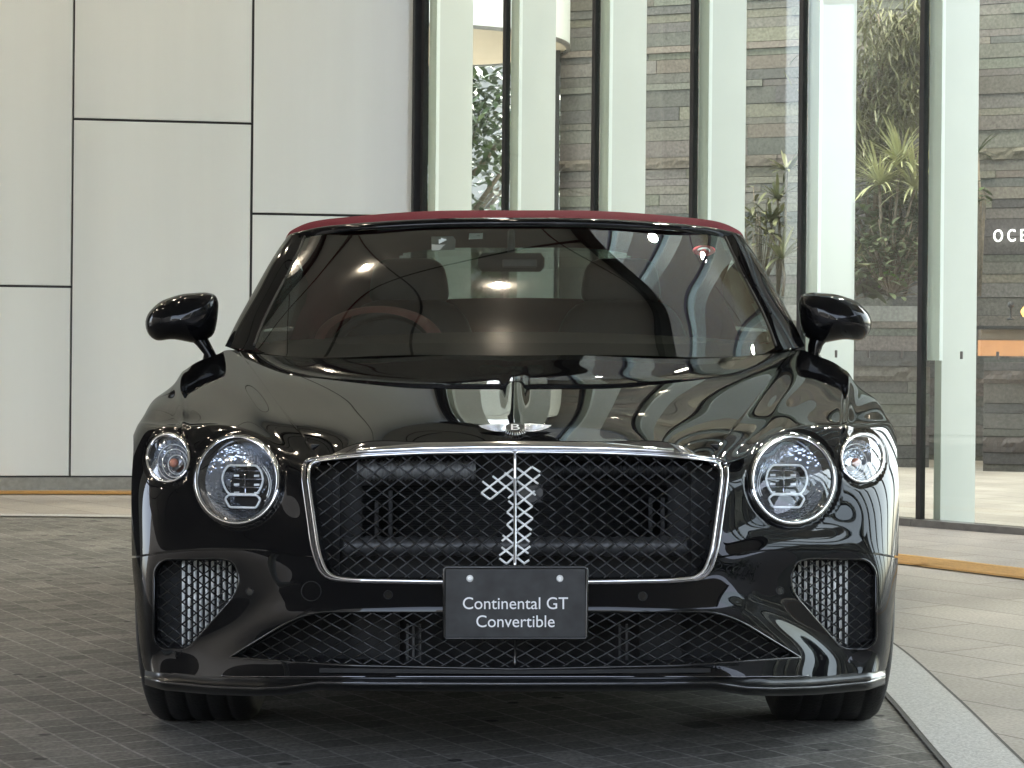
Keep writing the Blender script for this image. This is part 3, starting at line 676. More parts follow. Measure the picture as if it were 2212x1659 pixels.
MU, MV = spl(KU), spl(KV); MVH = spl(KV[:5]); HOOD = [False]
def basis(kn, Mm, x):
    x = np.asarray(x, float); n = len(kn); xc = np.clip(x, kn[0], kn[-1]); i = np.clip(np.searchsorted(kn, xc, 'right') - 1, 0, n - 2); h = kn[i + 1] - kn[i]
    a = (kn[i + 1] - xc) / h; b = (xc - kn[i]) / h; W = np.zeros((len(x), n)); r = np.arange(len(x))
    W[r, i] += a; W[r, i + 1] += b
    W += ((a ** 3 - a) * h * h / 6)[:, None] * Mm[i] + ((b ** 3 - b) * h * h / 6)[:, None] * Mm[i + 1]
    return W
def segd(px, py, a, b):
    ax, ay = a; bx, by = b; t = np.clip(((px - ax) * (bx - ax) + (py - ay) * (by - ay)) / ((bx - ax) ** 2 + (by - ay) ** 2), 0, 1)
    return np.hypot(px - ax - t * (bx - ax), py - ay - t * (by - ay)), t
def EV(u, v):
    u = np.atleast_1d(u); v = np.atleast_1d(v)
    if HOOD[0]:
        vc = np.clip(v, 0, KV[4]); Q = np.einsum('ni,nj,ijk->nk', basis(KV[:5], MVH, vc), basis(KU, MU, u), CC[:5])
    else: Q = np.einsum('ni,nj,ijk->nk', basis(KV, MV, v), basis(KU, MU, u), CC)
    x, y, z = Q.T
    dx = np.abs(x) * F / y; py = CY - (z - H) * F / y
    fr = 1 / (1 + np.exp(-(925 - py) / 8))                                  # hood region
    z = z + fr * (.0045 * np.exp(-(x / .028) ** 4) * np.clip((898 - py) / 70, 0, 1) * np.clip((py - 770) / 25, 0, 1))  # central spine
    d, t = segd(dx, py, (500, 1288), (742, 1410)); y = y + .013 * np.exp(-(d / 36) ** 2) * np.sin(np.pi * np.clip(t, .02, .98)) ** .5  # channel beside the intakes
    d, t = segd(dx, py, (722, 800), (716, 950)); z = z + .006 * np.exp(-(d / 9) ** 2)         # wing crease
    d = np.hypot((dx - 599.5) / 92, (py - 1037) / 97); y = y + .006 * np.exp(-((d - 1.06) / .06) ** 2)
    d = np.hypot((dx - 749) / 46.5, (py - 989) / 52.5); y = y + .004 * np.exp(-((d - 1.10) / .10) ** 2)
    return np.stack([x, y, z], 1)
def NRM(u, v, e=.0015):
    a = EV(u + e, v) - EV(u - e, v); b = EV(u, np.minimum(v + e, KV[-1])) - EV(u, np.maximum(v - e, 0)); n = np.cross(b, a); n /= np.linalg.norm(n, axis=1)[:, None] + 1e-12
    return -n if n[:, 1].mean() > 0 else n
def pxy(Q): return np.stack([Q[:, 0] * F / Q[:, 1], CY - (Q[:, 2] - H) * F / Q[:, 1]], 1)
# seed table for the inverse map
gu, gv = np.meshgrid(np.linspace(KU[2], KU[18], 150), np.linspace(0, KV[-1], 90)); gu = gu.ravel(); gv = gv.ravel(); gQ = pxy(EV(gu, gv))
kd = KDTree(len(gu))
for i_, q_ in enumerate(gQ): kd.insert((q_[0], q_[1], 0), i_)
kd.balance()
def newton(u, v, tgt, fun, it=5):
    e = 1e-4
    for _ in range(it):
        q = fun(EV(u, v)); a = (fun(EV(u + e, v)) - q) / e; b = (fun(EV(u, v + e)) - q) / e; d = tgt - q
        det = a[:, 0] * b[:, 1] - a[:, 1] * b[:, 0]; det = np.where(np.abs(det) < 1e-9, 1e9, det)
        su = (d[:, 0] * b[:, 1] - d[:, 1] * b[:, 0]) / det; sv = (a[:, 0] * d[:, 1] - a[:, 1] * d[:, 0]) / det
        u = u + np.clip(su, -.05, .05); v = v + np.clip(sv, -.05, .05); v = np.clip(v, 0, KV[-1])
    return u, v
def INV(pts):
    pts = np.asarray(pts, float); ix = [kd.find((a, b, 0))[1] for a, b in pts]; return newton(gu[ix].copy(), gv[ix].copy(), pts, pxy)
def SURF(pts, off=0.0):          # design pixels (relative to the car centreline) -> points on the body skin, off metres towards the viewer
    u, v = INV(pts); Q = EV(u, v); Q[:, 1] -= off; return Q
def inpoly(x, y, poly):
    poly = np.asarray(poly); ins = np.zeros(len(x), bool); n = len(poly)
    for i in range(n):
        x1, y1 = poly[i]; x2, y2 = poly[(i + 1) % n]
        c = ((y1 > y) != (y2 > y)); 
        with np.errstate(divide='ignore', invalid='ignore'): xi = (x2 - x1) * (y - y1) / (y2 - y1 + 1e-12) + x1
        ins ^= c & (x < xi)
    return ins
def nearpoly(pt, poly):
    best = None; n = len(poly)
    for i in range(n):
        a = poly[i]; b = poly[(i + 1) % n]; ab = b - a; t = max(0, min(1, float(np.dot(pt - a, ab) / (np.dot(ab, ab) + 1e-12)))); q = a + ab * t; d = np.linalg.norm(pt - q)
        if best is None or d < best[0]: best = (d, q)
    return best
def rnd_poly(pts, r=8, n=5):     # round the corners of a polygon
    pts = [np.array(q, float) for q in pts]; out = []; m = len(pts)
    for i in range(m):
        a, b, c = pts[i - 1], pts[i], pts[(i + 1) % m]; rr = r[i] if hasattr(r, '__len__') else r
        d1 = (a - b); d2 = (c - b); l1, l2 = np.linalg.norm(d1), np.linalg.norm(d2); k = min(rr, l1 * .48, l2 * .48); s = b + d1 / l1 * k; e = b + d2 / l2 * k
        for j in range(n + 1): t = j / n; out.append((1 - t) ** 2 * s + 2 * t * (1 - t) * b + t * t * e)
    return np.array(out)
def dens(poly, step=6, closed=True):
    out = []; m = len(poly)
    for i in range(m if closed else m - 1):
        a, b = poly[i], poly[(i + 1) % m]; k = max(1, int(np.linalg.norm(b - a) / step)); out += [a + (b - a) * j / k for j in range(k)]
    if not closed: out.append(poly[-1])
    return np.array(out)
mir = lambda q: (np.array(q) * np.array([-1, 1]))[::-1]
# outlines (dx from centre line, design y)
GR = rnd_poly([(0, 976), (190, 978), (345, 985), (443, 999), (446, 1030), (424, 1190), (404, 1246), (340, 1253), (158, 1256), (0, 1257)], [1, 30, 60, 26, 60, 60, 34, 40, 30, 1])
GR = np.concatenate([GR, mir(GR)])
INT_ = rnd_poly([(634, 1206), (760, 1208), (780, 1232), (781, 1384), (763, 1404), (706, 1403), (604, 1287), (593, 1252), (606, 1213)], [30, 30, 30, 24, 20, 16, 30, 20, 14])
LOW = rnd_poly([(0, 1321), (425, 1321), (484, 1340), (617, 1421), (366, 1438), (0, 1446)], [1, 60, 40, 3, 60, 1]); LOW = np.concatenate([LOW, mir(LOW)])
ell = lambda cx, cy, rx, ry, n=64: np.array([(cx + rx * math.cos(2 * math.pi * k / n), cy + ry * math.sin(2 * math.pi * k / n)) for k in range(n)])
HL = ell(599.5, 1037, 88, 93); SL = ell(749, 989.5, 45, 51)
arch = np.array([(5.57 + .385 * math.cos(2 * math.pi * k / 72), .335 + .385 * math.sin(2 * math.pi * k / 72)) for k in range(72)])
yz = lambda Q: Q[:, 1:3]
LIN = MB()
def patch(name, u0, u1, v0, v1, m, holes=(), cutarch=False, nu=None, nv=None, parent=car, off=0, back=.03, rim=True, lip=.012):
    import bmesh
    nu = nu or max(4, int((u1 - u0) / .0075)); nv = nv or max(3, int((v1 - v0) / .0075))
    uu = np.linspace(u0, u1, nu + 1); vv = np.linspace(v0, v1, nv + 1); gu_, gv_ = np.meshgrid(uu, vv); U_, V_ = gu_.ravel().copy(), gv_.ravel().copy()
    Q = EV(U_, V_); Pq = pxy(Q)
    idx = np.arange(len(U_)).reshape(nv + 1, nu + 1); F_ = np.stack([idx[:-1, :-1], idx[1:, :-1], idx[1:, 1:], idx[:-1, 1:]], -1).reshape(-1, 4)
    keep = np.ones(len(F_), bool); jobs = []
    fc = Q[F_].mean(1); fp = pxy(fc)
    for h_ in holes:
        ins = inpoly(fp[:, 0], fp[:, 1], h_) & (fc[:, 1] < 5.6); keep &= ~ins; jobs.append((h_, pxy, ins))
    if cutarch:
        ins = inpoly(fc[:, 1], fc[:, 2], arch) & (np.abs(fc[:, 0]) > .84); keep &= ~ins; jobs.append((arch, yz, ins))
    for h_, fun, ins in jobs:
        if not ins.any(): continue
        vi = set(F_[ins].ravel().tolist()) & set(F_[keep].ravel().tolist()); vi = np.array(sorted(vi)); val = fun(Q[vi]); tg = np.array([nearpoly(q, h_)[1] for q in val])
        nu2, nv2 = newton(U_[vi].copy(), V_[vi].copy(), tg, fun, 6)
        okk = (np.abs(nu2 - U_[vi]) < .03) & (np.abs(nv2 - V_[vi]) < .03)
        on_b = (np.isclose(V_[vi], v0) | np.isclose(V_[vi], v1)); nv2 = np.where(on_b, V_[vi], nv2)
        on_u = (np.isclose(U_[vi], u0) | np.isclose(U_[vi], u1)); nu2 = np.where(on_u, U_[vi], nu2)
        U_[vi] = np.where(okk, nu2, U_[vi]); V_[vi] = np.where(okk, nv2, V_[vi])
    Q = EV(U_, V_); Nn = NRM(U_, V_); F_ = F_[keep]
    used = np.unique(F_); re = -np.ones(len(U_), int); re[used] = np.arange(len(used)); F2 = re[F_]; Q = Q[used]; Nn = Nn[used]
    me = bpy.data.meshes.new(name); 
    # returned edge: boundary pushed inwards so the panel has thickness
    cnt = {}
    for f in F2.tolist():
        for a, b in ((f[0], f[1]), (f[1], f[2]), (f[2], f[3]), (f[3], f[0])):
            if (b, a) in cnt: cnt.pop((b, a))
            else: cnt[(a, b)] = 1
    bl = list(cnt.keys()); o = len(Q); bi = {}; V2 = Q.tolist(); N2 = Nn.tolist(); F3 = [tuple(f) for f in F2.tolist()]
    if rim:
        for a, b in bl:
            for k in (a, b):
                if k not in bi: bi[k] = len(V2); q = Q[k] - Nn[k] * lip; V2.append(q.tolist()); N2.append(Nn[k].tolist())
            F3.append((b, a, bi[a], bi[b]))
    f0 = F3[0]; fn = np.cross(np.array(V2[f0[1]]) - np.array(V2[f0[0]]), np.array(V2[f0[2]]) - np.array(V2[f0[0]]))
    if np.dot(fn, N2[f0[0]]) < 0: F3 = [f[::-1] for f in F3]
    me.from_pydata(V2, [], F3); me.polygons.foreach_set('use_smooth', [True] * len(F3)); me.materials.append(m); me.update()
    nn_ = np.array(N2); 
    try: me.normals_split_custom_set_from_vertices([tuple(k) for k in nn_])
    except Exception as e: print('normals', e)
    return link(name, me, parent)
g = .0022
U3 = KU[13]; UE = KU[20]; V3, V6 = KV[4], KV[7]
HOOD[0] = True
patch('hood', -U3 + g, U3 - g, 0, V3 - g, M['paint'])
_a, _b = EV(np.full(20, U3), np.linspace(0, V3, 20)), None
HOOD[0] = False; _b = EV(np.full(20, U3), np.linspace(0, V3, 20)); print('shut mismatch', np.abs(_a - _b).max(0))
for s in (1, -1):
    hs = [HL, SL] if s == 1 else [mir(HL), mir(SL)]
    gi = [INT_] if s == 1 else [mir(INT_)]
    a, b = (U3 + g, UE) if s == 1 else (-UE, -U3 - g)
    patch('front_wing', a, b, 0, V6 - g, M['paint'], hs + gi, True)
patch('grille_surround', -U3 + g, U3 - g, V3 + g, V6, M['dchrome'], [GR])
patch('bumper', -UE, UE, V6 + g, KV[-1], M['paint'], [GR, LOW, INT_, mir(INT_)], True)
# dark liner behind the shut lines
mb = MB()
vv = np.linspace(0, KV[-1], 60); 
for s in (1, -1):
    row = []
    for du2 in (-.03, 0, .03):
        Q = EV(np.full(60, s * (U3 + du2)), vv); n_ = NRM(np.full(60, s * (U3 + du2)), vv); row.append([tuple(k) for k in (Q - n_ * .03)])
    mb.grid([r[:20] for r in row] )
mb.build('shut_line_seal', M['matte'], car)

# --- lattices
def lattice(poly, segs, name, m, r=.0016, off=0.0, pitch=(29, 23), parent=car, over=.0015, fam=(1, -1), c0=(0, 976), flat=1):
    mb = MB(); poly = np.asarray(poly); x0, y0 = poly.min(0); x1, y1 = poly.max(0); pw, ph = pitch; sl = ph / pw; runs = []
    for f in fam:
        # lines y = c0y + f*sl*(x-c0x) + k*ph
        ks = [int(math.floor((yy - c0[1] - f * sl * (xx - c0[0])) / ph)) for xx in (x0, x1) for yy in (y0, y1)]
        for k in range(min(ks) - 1, max(ks) + 2):
            xs = np.arange(x0 - 2, x1 + 2, 2.0); ys = c0[1] + f * sl * (xs - c0[0]) + k * ph; ins = inpoly(xs, ys, poly); st = None
            for i in range(len(xs)):
                if ins[i] and st is None: st = i
                if (not ins[i] or i == len(xs) - 1) and st is not None:
                    if i - st > 3: runs.append((np.stack([xs[st:i], ys[st:i]], 1)[::3 if i - st > 12 else 1], f))
                    st = None
    allp = np.concatenate([q for q, _ in runs]); Q = SURF(allp, 0); o = 0
    for q, f in runs:
        s_ = Q[o:o + len(q)].copy(); o += len(q)
        ph_ = (q[:, 0] / pw) * 2 * math.pi * 1.0; s_[:, 1] -= off + f * over * np.cos(ph_)
        mb.tube([tuple(k) for k in s_], r, 5, flat=flat)
    return mb.build(name, m, parent)
grp = thing('x', 'x', 'x', (0, 0, 0)); bpy.data.objects.remove(grp)
def sub(name, m, mb, parent): return mb.build(name, m, parent)
GRi = np.array([(x * .985, 1118 + (y - 1118) * .975) for x, y in GR])
M['latt'] = mat('gloss_lattice', (.035, .035, .035), .2, .75, noise=.2, scale=50)
gl = lattice(GRi, None, 'grille', M['latt'], .0023, -.014, (36, 27.7), c0=(0, 1037.4))
gl['label'] = 'black woven diamond grille'
# numeral one picked out in pale lattice
ONE = [(295,570,735,235),(415,660,740,400),(665,645,740,575),(650,840,740,750),(650,1010,740,930),(580,1235,740,1110),(545,1435,740,1290),(640,1555,740,1460),
 (295,570,415,660),(310,410,520,575),(450,335,740,570),(615,290,740,385),(670,680,740,740),(650,840,740,910),(650,1010,740,1095),(590,1155,740,1275),(575,1320,740,1450),(545,1475,650,1555),
 (790,225,1080,445),(990,205,1110,280),(790,400,1045,600),(790,575,1000,755),(790,760,1005,925),(790,935,990,1085),(790,1110,960,1245),(790,1290,945,1410),(790,1465,900,1555),
 (790,375,990,210),(790,560,1105,315),(790,735,1035,540),(790,910,1000,755),(790,1090,1005,925),(790,1265,980,1130),(790,1445,970,1310),(880,1550,955,1500)]
mb = MB(); cv = lambda a, b: ((1150 + a / 5.53) / 1.1573 - 1112.5, (1130 + b / 5.53) / 1.1573)
for i_, (a, b, c, d) in enumerate(ONE):
    q0, q1 = cv(a, b), cv(c, d); Q = SURF(np.array([q0, ((q0[0] + q1[0]) / 2, (q0[1] + q1[1]) / 2), q1]), -.008 + (.001 if (d - b) * (c - a) > 0 else 0)); mb.tube([tuple(k) for k in Q], .0025, 6)
num = mb.build('numeral', M['numeral'], gl)
mb = MB(); yy = np.linspace(979, 1226, 30); Q = SURF(np.stack([0 * yy, yy], 1), 0); mb.tube([tuple(k) for k in Q], .0034, 8); mb.build('centre_bar', M['chrome'], gl)
def ringtube(poly, r, m, name, off, parent, closed=True, n=8, step=6, flat=1.0):
    pts = dens(np.asarray(poly), step, closed); Q = SURF(pts, off); mb = MB(); mb.tube([tuple(k) for k in Q], r, n, closed, flat=flat); return mb.build(name, m, parent)
fr_ = ringtube(GR, .0038, M['chrome'], 'grille_frame', .003, car, n=12)
GRo = np.array([(x * 1.018 + np.sign(x) * 3, 1118 + (y - 1118) * 1.02) for x, y in GR])
gb = ringtube(GRo, .0065, M['dchrome'], 'outer_bevel', -.002, fr_, n=12)
# inner reveal ring behind frame
def reveal(poly, depth, m, name, parent, y_to=None, scale=1.0, step=8):
    pts = dens(np.asarray(poly), step); Q = SURF(pts, 0); c = Q.mean(0); A = [tuple(k) for k in Q]; B = []
    for k in Q:
        k2 = k.copy(); k2[1] += depth; k2[0] = c[0] + (k[0] - c[0]) * scale; k2[2] = c[2] + (k[2] - c[2]) * scale; B.append(tuple(k2))
    mb = MB(); mb.grid([A, B], True, True); return mb.build(name, m, parent)
reveal(GR, .07, M['gloss'], 'grille_reveal', gl, scale=.99)
xb = np.linspace(-342, 342, 70); tb = np.interp(np.abs(xb), [0, 190, 342], [953, 955.5, 969]); bb = np.interp(np.abs(xb), [0, 190, 342], [972.5, 974, 979.5]); rows = []
for k_ in np.linspace(0, 1, 9):
    Q = SURF(np.stack([xb, tb + (bb - tb) * k_], 1), 0); Q[:, 1] -= .0015 + .008 * np.sin(math.pi * min(k_ + .0, 1)) ** .8; Q[:, 2] += .001 * math.sin(math.pi * k_); rows.append([tuple(q) for q in Q])
mb = MB(); mb.grid(rows); mb.build('grille_brow', M['chrome'], fr_)
# radiator and beams behind the grille
def pbox(mb, px0, px1, py0, py1, Y, d=.02, tf=None):
    a = P(px0, py1, Y); b = P(px1, py0, Y); mb.bbox(a[0], b[0], Y, Y + d, a[2], b[2])
rad = MB(); pbox(rad, -440, 440, 960, 1440, 5.02, .03)
radi = rad.build('radiator', M['radiator'], car)
mb = MB()
for k in range(36):
    y_ = 1050 + k * 3.6; a = P(-330, y_, 5.0); b = P(330, y_, 5.0); mb.tube([a, b], .0022, 4)
mb.build('cooling_fin', M['radiator'], radi, kind='stuff')
for (yc, x0, x1, rr, mm) in ((1016, -340, -85, .024, 'beaml'), (1016, 85, 370, .022, 'radiator'), (1180, -370, 370, .024, 'beamd')):
    mb = MB(); a = P(x0, yc, 4.93); b = P(x1, yc, 4.93); nseg = 60; pts = [tuple(np.array(a) * (1 - t) + np.array(b) * t) for t in np.linspace(0, 1, nseg * 2 + 1)]
    mb.tube(pts, [rr * (1 if k % 4 < 2 else .86) for k in range(len(pts))], 12); mb.build('cross_beam', M[mm], radi)
mb = MB()
for xx, y0, y1 in ((-300, 1085, 1160), (-270, 1060, 1160), (292, 1075, 1150), (318, 1075, 1165), (-385, 1020, 1240), (385, 1020, 1240)):
    mb = MB(); pbox(mb, xx - 3, xx + 5, y0, y1, 4.97, .02); mb.build('bracket', M['radiator'], radi)
mb = MB(); pbox(mb, 8, 60, 1048, 1085, 4.86, .04); mb.build('sensor_housing', M['pipe'], radi)
# side intakes
def lattice_side(s):
    poly = INT_ if s == 1 else mir(INT_)
    l = lattice(poly, None, 'side_intake', M['latt'], .0019, -.012, (31, 24), c0=(s * 690, 1206)); 
    ringtube(poly, .0035, M['gloss'], 'intake_edge', -.004, l)
    c = np.array([s * 700, 1305]); inner = c + (poly - c) * .97
    reveal(inner, .10, M['matte'], 'intake_duct', l, scale=1.0)
    mb = MB(); 
    for k in range(11):
        dx = 603 + k * 12.6; yt, yb = (1212 if dx > 615 else 1235), min(1398, 1285 + (dx - 604) * 1.14)
        if dx < 603: continue
        if k > 9: continue
        q = P(s * dx, yt, 5.04); q2 = P(s * dx, yb, 5.04); z0_, z1_ = q2[2], q[2]; n = max(2, int((z1_ - z0_) / .011)); rows = [[], []]
        for j in range(n + 1):
            z = z0_ + (z1_ - z0_) * j / n; off = .002 * (1 if j % 2 else -1); rows[0].append((q[0] - .0036, 5.04, z + off)); rows[1].append((q[0] + .0036, 5.044, z - off))
        mb.grid(rows, False); mb.tube([(q[0], 5.043, z0_), (q[0], 5.043, z1_)], .0033, 4)
    mb.build('cooler_fin', M['alloy'], l)
    mb = MB(); a = P(s * 590, 1410, 5.08); b = P(s * 790, 1200, 5.08); mb.bbox(min(a[0], b[0]), max(a[0], b[0]), 5.10, 5.12, a[2], b[2]); mb.build('cooler_core', M['matte'], l)
lattice_side(1); lattice_side(-1)
# lower intake
lo = lattice(LOW, None, 'lower_intake', M['latt'], .0021, -.012, (44, 25), c0=(0, 1325))
ringtube(LOW, .003, M['gloss'], 'intake_edge', -.003, lo)
reveal(LOW * np.array([.995, 1]), .10, M['matte'], 'intake_duct', lo)
mb = MB(); pbox(mb, -640, 640, 1300, 1470, 4.99, .02); mb.build('duct_back', M['matte'], lo)
for x0_, x1_ in ((-350, -250), (270, 360)): mb = MB(); pbox(mb, x0_, x1_, 1328, 1440, 4.93, .02); mb.build('cooler_core', M['radiator'], lo)
mb = MB()
for xx in (-235, -222, -208, 225, 240): mb = MB(); pbox(mb, xx, xx + 4, 1350, 1435, 4.86, .02); mb.build('bracket', M['pipe'], lo)
mb = MB(); Q = SURF(np.array([(0, y) for y in np.linspace(1322, 1445, 10)]), -.008); mb.tube([tuple(k) for k in Q], .003, 6); mb.build('centre_rib', M['gloss'], lo)
# bright slot + splitter
yl = lambda dx: np.interp(dx, [0, 300, 425, 500, 560, 650, 760, 800], [1477, 1476, 1474, 1485, 1487, 1484, 1474, 1462])
xs = np.concatenate([-np.linspace(0, 800, 90)[::-1], np.linspace(0, 800, 90)[1:]])
Yf = lambda dx: np.interp(abs(dx), [0, 210, 370, 455, 545, 630, 712, 770, 800], [4.675, 4.677, 4.70, 4.73, 4.785, 4.86, 4.945, 5.0, 5.10])
def lipline(y_off, yo): return [P(x, float(yl(abs(x))) + y_off, float(Yf(x)) + yo) for x in xs]
def up(x): return [P(x, 1461 - max(0, abs(x) - 600) * .06, float(Yf(x)) + .002) for x in xs]
mb = MB(); top = [P(x, 1463 - max(0, abs(x) - 650) * .11, float(Yf(x)) + .004) for x in xs]
mb.grid([top, lipline(-7, -.002), lipline(-2, -.024), lipline(0, -.030), lipline(4, -.030), lipline(12, -.02), lipline(17, .0), lipline(17, .35)], True)
spt = mb.build('splitter', M['carbon'], car)
mb = MB(); mb.tube(lipline(-.5, -.0285), .0009, 5); mb.build('splitter_glint', M['dchrome'], spt)  # thin metal line drawn as the highlight along the carbon lip
mb = MB(); q = [P(x, 1461.5 - max(0, abs(x) - 600) * .05, float(Yf(x)) - .003) for x in xs if abs(x) < 640]; mb.tube(q, .0011, 5); mb.build('trim_strip', M['dchrome'], spt)
mb = MB(); q0_ = [P(x, 1448 - abs(x) * .012, float(Yf(x)) - .0022) for x in xs if abs(x) < 430]; q1_ = [P(x, 1456 - abs(x) * .008, float(Yf(x)) - .0022) for x in xs if abs(x) < 430]; mb.grid([q0_, q1_]); mb.build('lower_slot', M['matte'], spt)
# tow cover and parking sensors
def surfring(dx, py, r, tr, name, m, fill=None):
    e = ell(dx, py, r, r, 28); Q = SURF(e, .0006); mb = MB(); mb.tube([tuple(k) for k in Q], tr, 5, True); o = mb.build(name, M['matte'], car)
    if fill: mb = MB(); c = SURF(np.array([(dx, py)]), .0012)[0]; Q2 = SURF(ell(dx, py, r * .86, r * .86, 28), .001); mb.grid([[tuple(k) for k in Q2], [tuple(c)] * 28], True, True); mb.build('cap', fill, o)
surfring(-440, 1277, 21, .0012, 'tow_eye_cover', None)
for dx, py, r in ((-274, 1285, 9), (276, 1288, 9), (-573, 1278, 8), (572, 1276, 8)): surfring(dx, py, r, .0011, 'parking_sensor', None, M['gloss'])

# --- headlamps
def lamp(s, cx, cy, rx, ry, big):
    nm = 'headlight' if big else 'side_lamp'
    n = 72; e = lambda k, o_=0: SURF(ell(s * cx, cy, rx * k, ry * k, n), o_)
    mb = MB(); mb.tube([tuple(k) for k in e(1.0, .003)], .0042 if big else .0033, 10, True); r = mb.build(nm, M['chrome'], car); r['label'] = ('large round' if big else 'small round') + ' lamp with bright ring'
    mb = MB(); E = e(1.045, .0); mb.tube([tuple(k) for k in E], .0028, 6, True); mb.build('gasket', M['gloss'], r)
    Q = e(.965, .001); c = e(0.02, 0).mean(0); nrm = np.cross(Q[0] - c, Q[n // 4] - c); nrm /= np.linalg.norm(nrm); nrm = nrm if nrm[1] < 0 else -nrm
    rel = Q - Q.mean(0); base = Q.mean(0)
    def ring(k, d): return [tuple(base + q * k - nrm * d) for q in rel]
    mb = MB(); mb.grid([ring(1.0, .0), ring(.93, .004), ring(.90, .012)], True, True); mb.build('black_bezel', M['gloss'], r)
    mb = MB()
    if big: prof = [(.92, .010), (.86, .020), (.75, .034), (.6, .046), (.5, .048)]
    else: prof = [(.92, .010), (.8, .022), (.62, .034), (.45, .040), (.3, .034)]
    mb.grid([ring(*q) for q in prof], True, True); mb.build('reflector', M['crystal'], r)
    def loc(u, v, d): # lamp plane coords in units of radius
        eu = rel[0] if s == 1 else -rel[n // 2] * -1; 
        ex = rel[0] * 1.0; ez = -rel[n // 4] * 1.0
        if s == -1: pass
        ex = ex if ex[0] > 0 else -ex
        ez = ez if ez[2] > 0 else -ez
        return tuple(base + ex * u + ez * v - nrm * d)
    if big:
        mb = MB(); mb.grid([ring(.5, .048), ring(.01, .05)], True, True); mb.build('housing', M['matte'], r)
        up_ = [(-.36, .42), (.36, .42), (.48, .28), (.53, .08), (.47, -.12), (.36, -.28), (-.36, -.28), (-.47, -.12), (-.53, .08), (-.48, .28)]
        lw = [(-.36, -.30), (.36, -.30), (.44, -.38), (.44, -.42), (.34, -.60), (-.34, -.60), (-.44, -.42), (-.44, -.38)]
        for o_ in (up_, lw):
            o_ = rnd_poly(o_, .06, 3); mb = MB(); mb.tube([loc(a, b, .020) for a, b in o_], .0026, 6, True); mb.build('light_guide', M['drl'], r)
            mb = MB(); mb.grid([[loc(a * 1.06, b if b > -.3 else b, .024) for a, b in o_], [loc(a * .98, b, .040) for a, b in o_]], True, True); mb.build('projector_shroud', M['gloss'], r)
        mb = MB()
        for a in (-.25, .27):
            for b in (.22, .0, -.2):
                q = Vector(loc(a, b, .034)); mb.box(q, (.012, .004, .005))
        mb.build('led_element', M['alloy'], r)
        mb = MB()
        for b in (.32, .12, -.08): mb.tube([loc(-.44, b, .03), loc(.44, b, .03)], .0018, 4)
        mb.tube([loc(0, .4, .031), loc(0, -.27, .031)], .003, 4); mb.build('reflector_bar', M['dchrome'], r)
        for k_, d_ in ((.66, .030), (.60, .032)):
            mb = MB(); mb.tube([loc(k_ * math.cos(a), k_ * .98 * math.sin(a), d_) for a in np.linspace(-.5 * 1, .75, 14)] if s == -1 else [loc(-k_ * math.cos(a), k_ * .98 * math.sin(a), d_) for a in np.linspace(-.5, .75, 14)], .0014, 5); mb.build('light_guide', M['drl'], r)
    else:
        mb = MB(); mb.grid([ring(.3, .034), ring(.01, .036)], True, True); mb.build('bulb_base', M['dchrome'], r)
        mb = MB(); q = loc(0, -.02, .020); mb.lathe([(.0001, -.010), (.008, -.007), (.011, 0), (.008, .007), (.0001, .010)], q, 'Y', 14); mb.build('indicator_bulb', M['orange'], r)
        for k_ in (.42, .62, .78): mb = MB(); mb.tube(ring(k_, .03 - (k_ - .42) * .03), .0012, 5, True); mb.build('reflector_ring', M['alloy'], r)
    mb = MB(); d0 = .016 if big else .009
    mb.grid([ring(k, -d0 * (1 - k * k) + .000) for k in (.995, .9, .75, .55, .35, .15, .01)], True, True); mb.build('lens', M['lens'], r)
for s in (1, -1):
    lamp(s, 599.5, 1037, 88, 93, True); lamp(s, 749, 989.5, 45, 51, False)

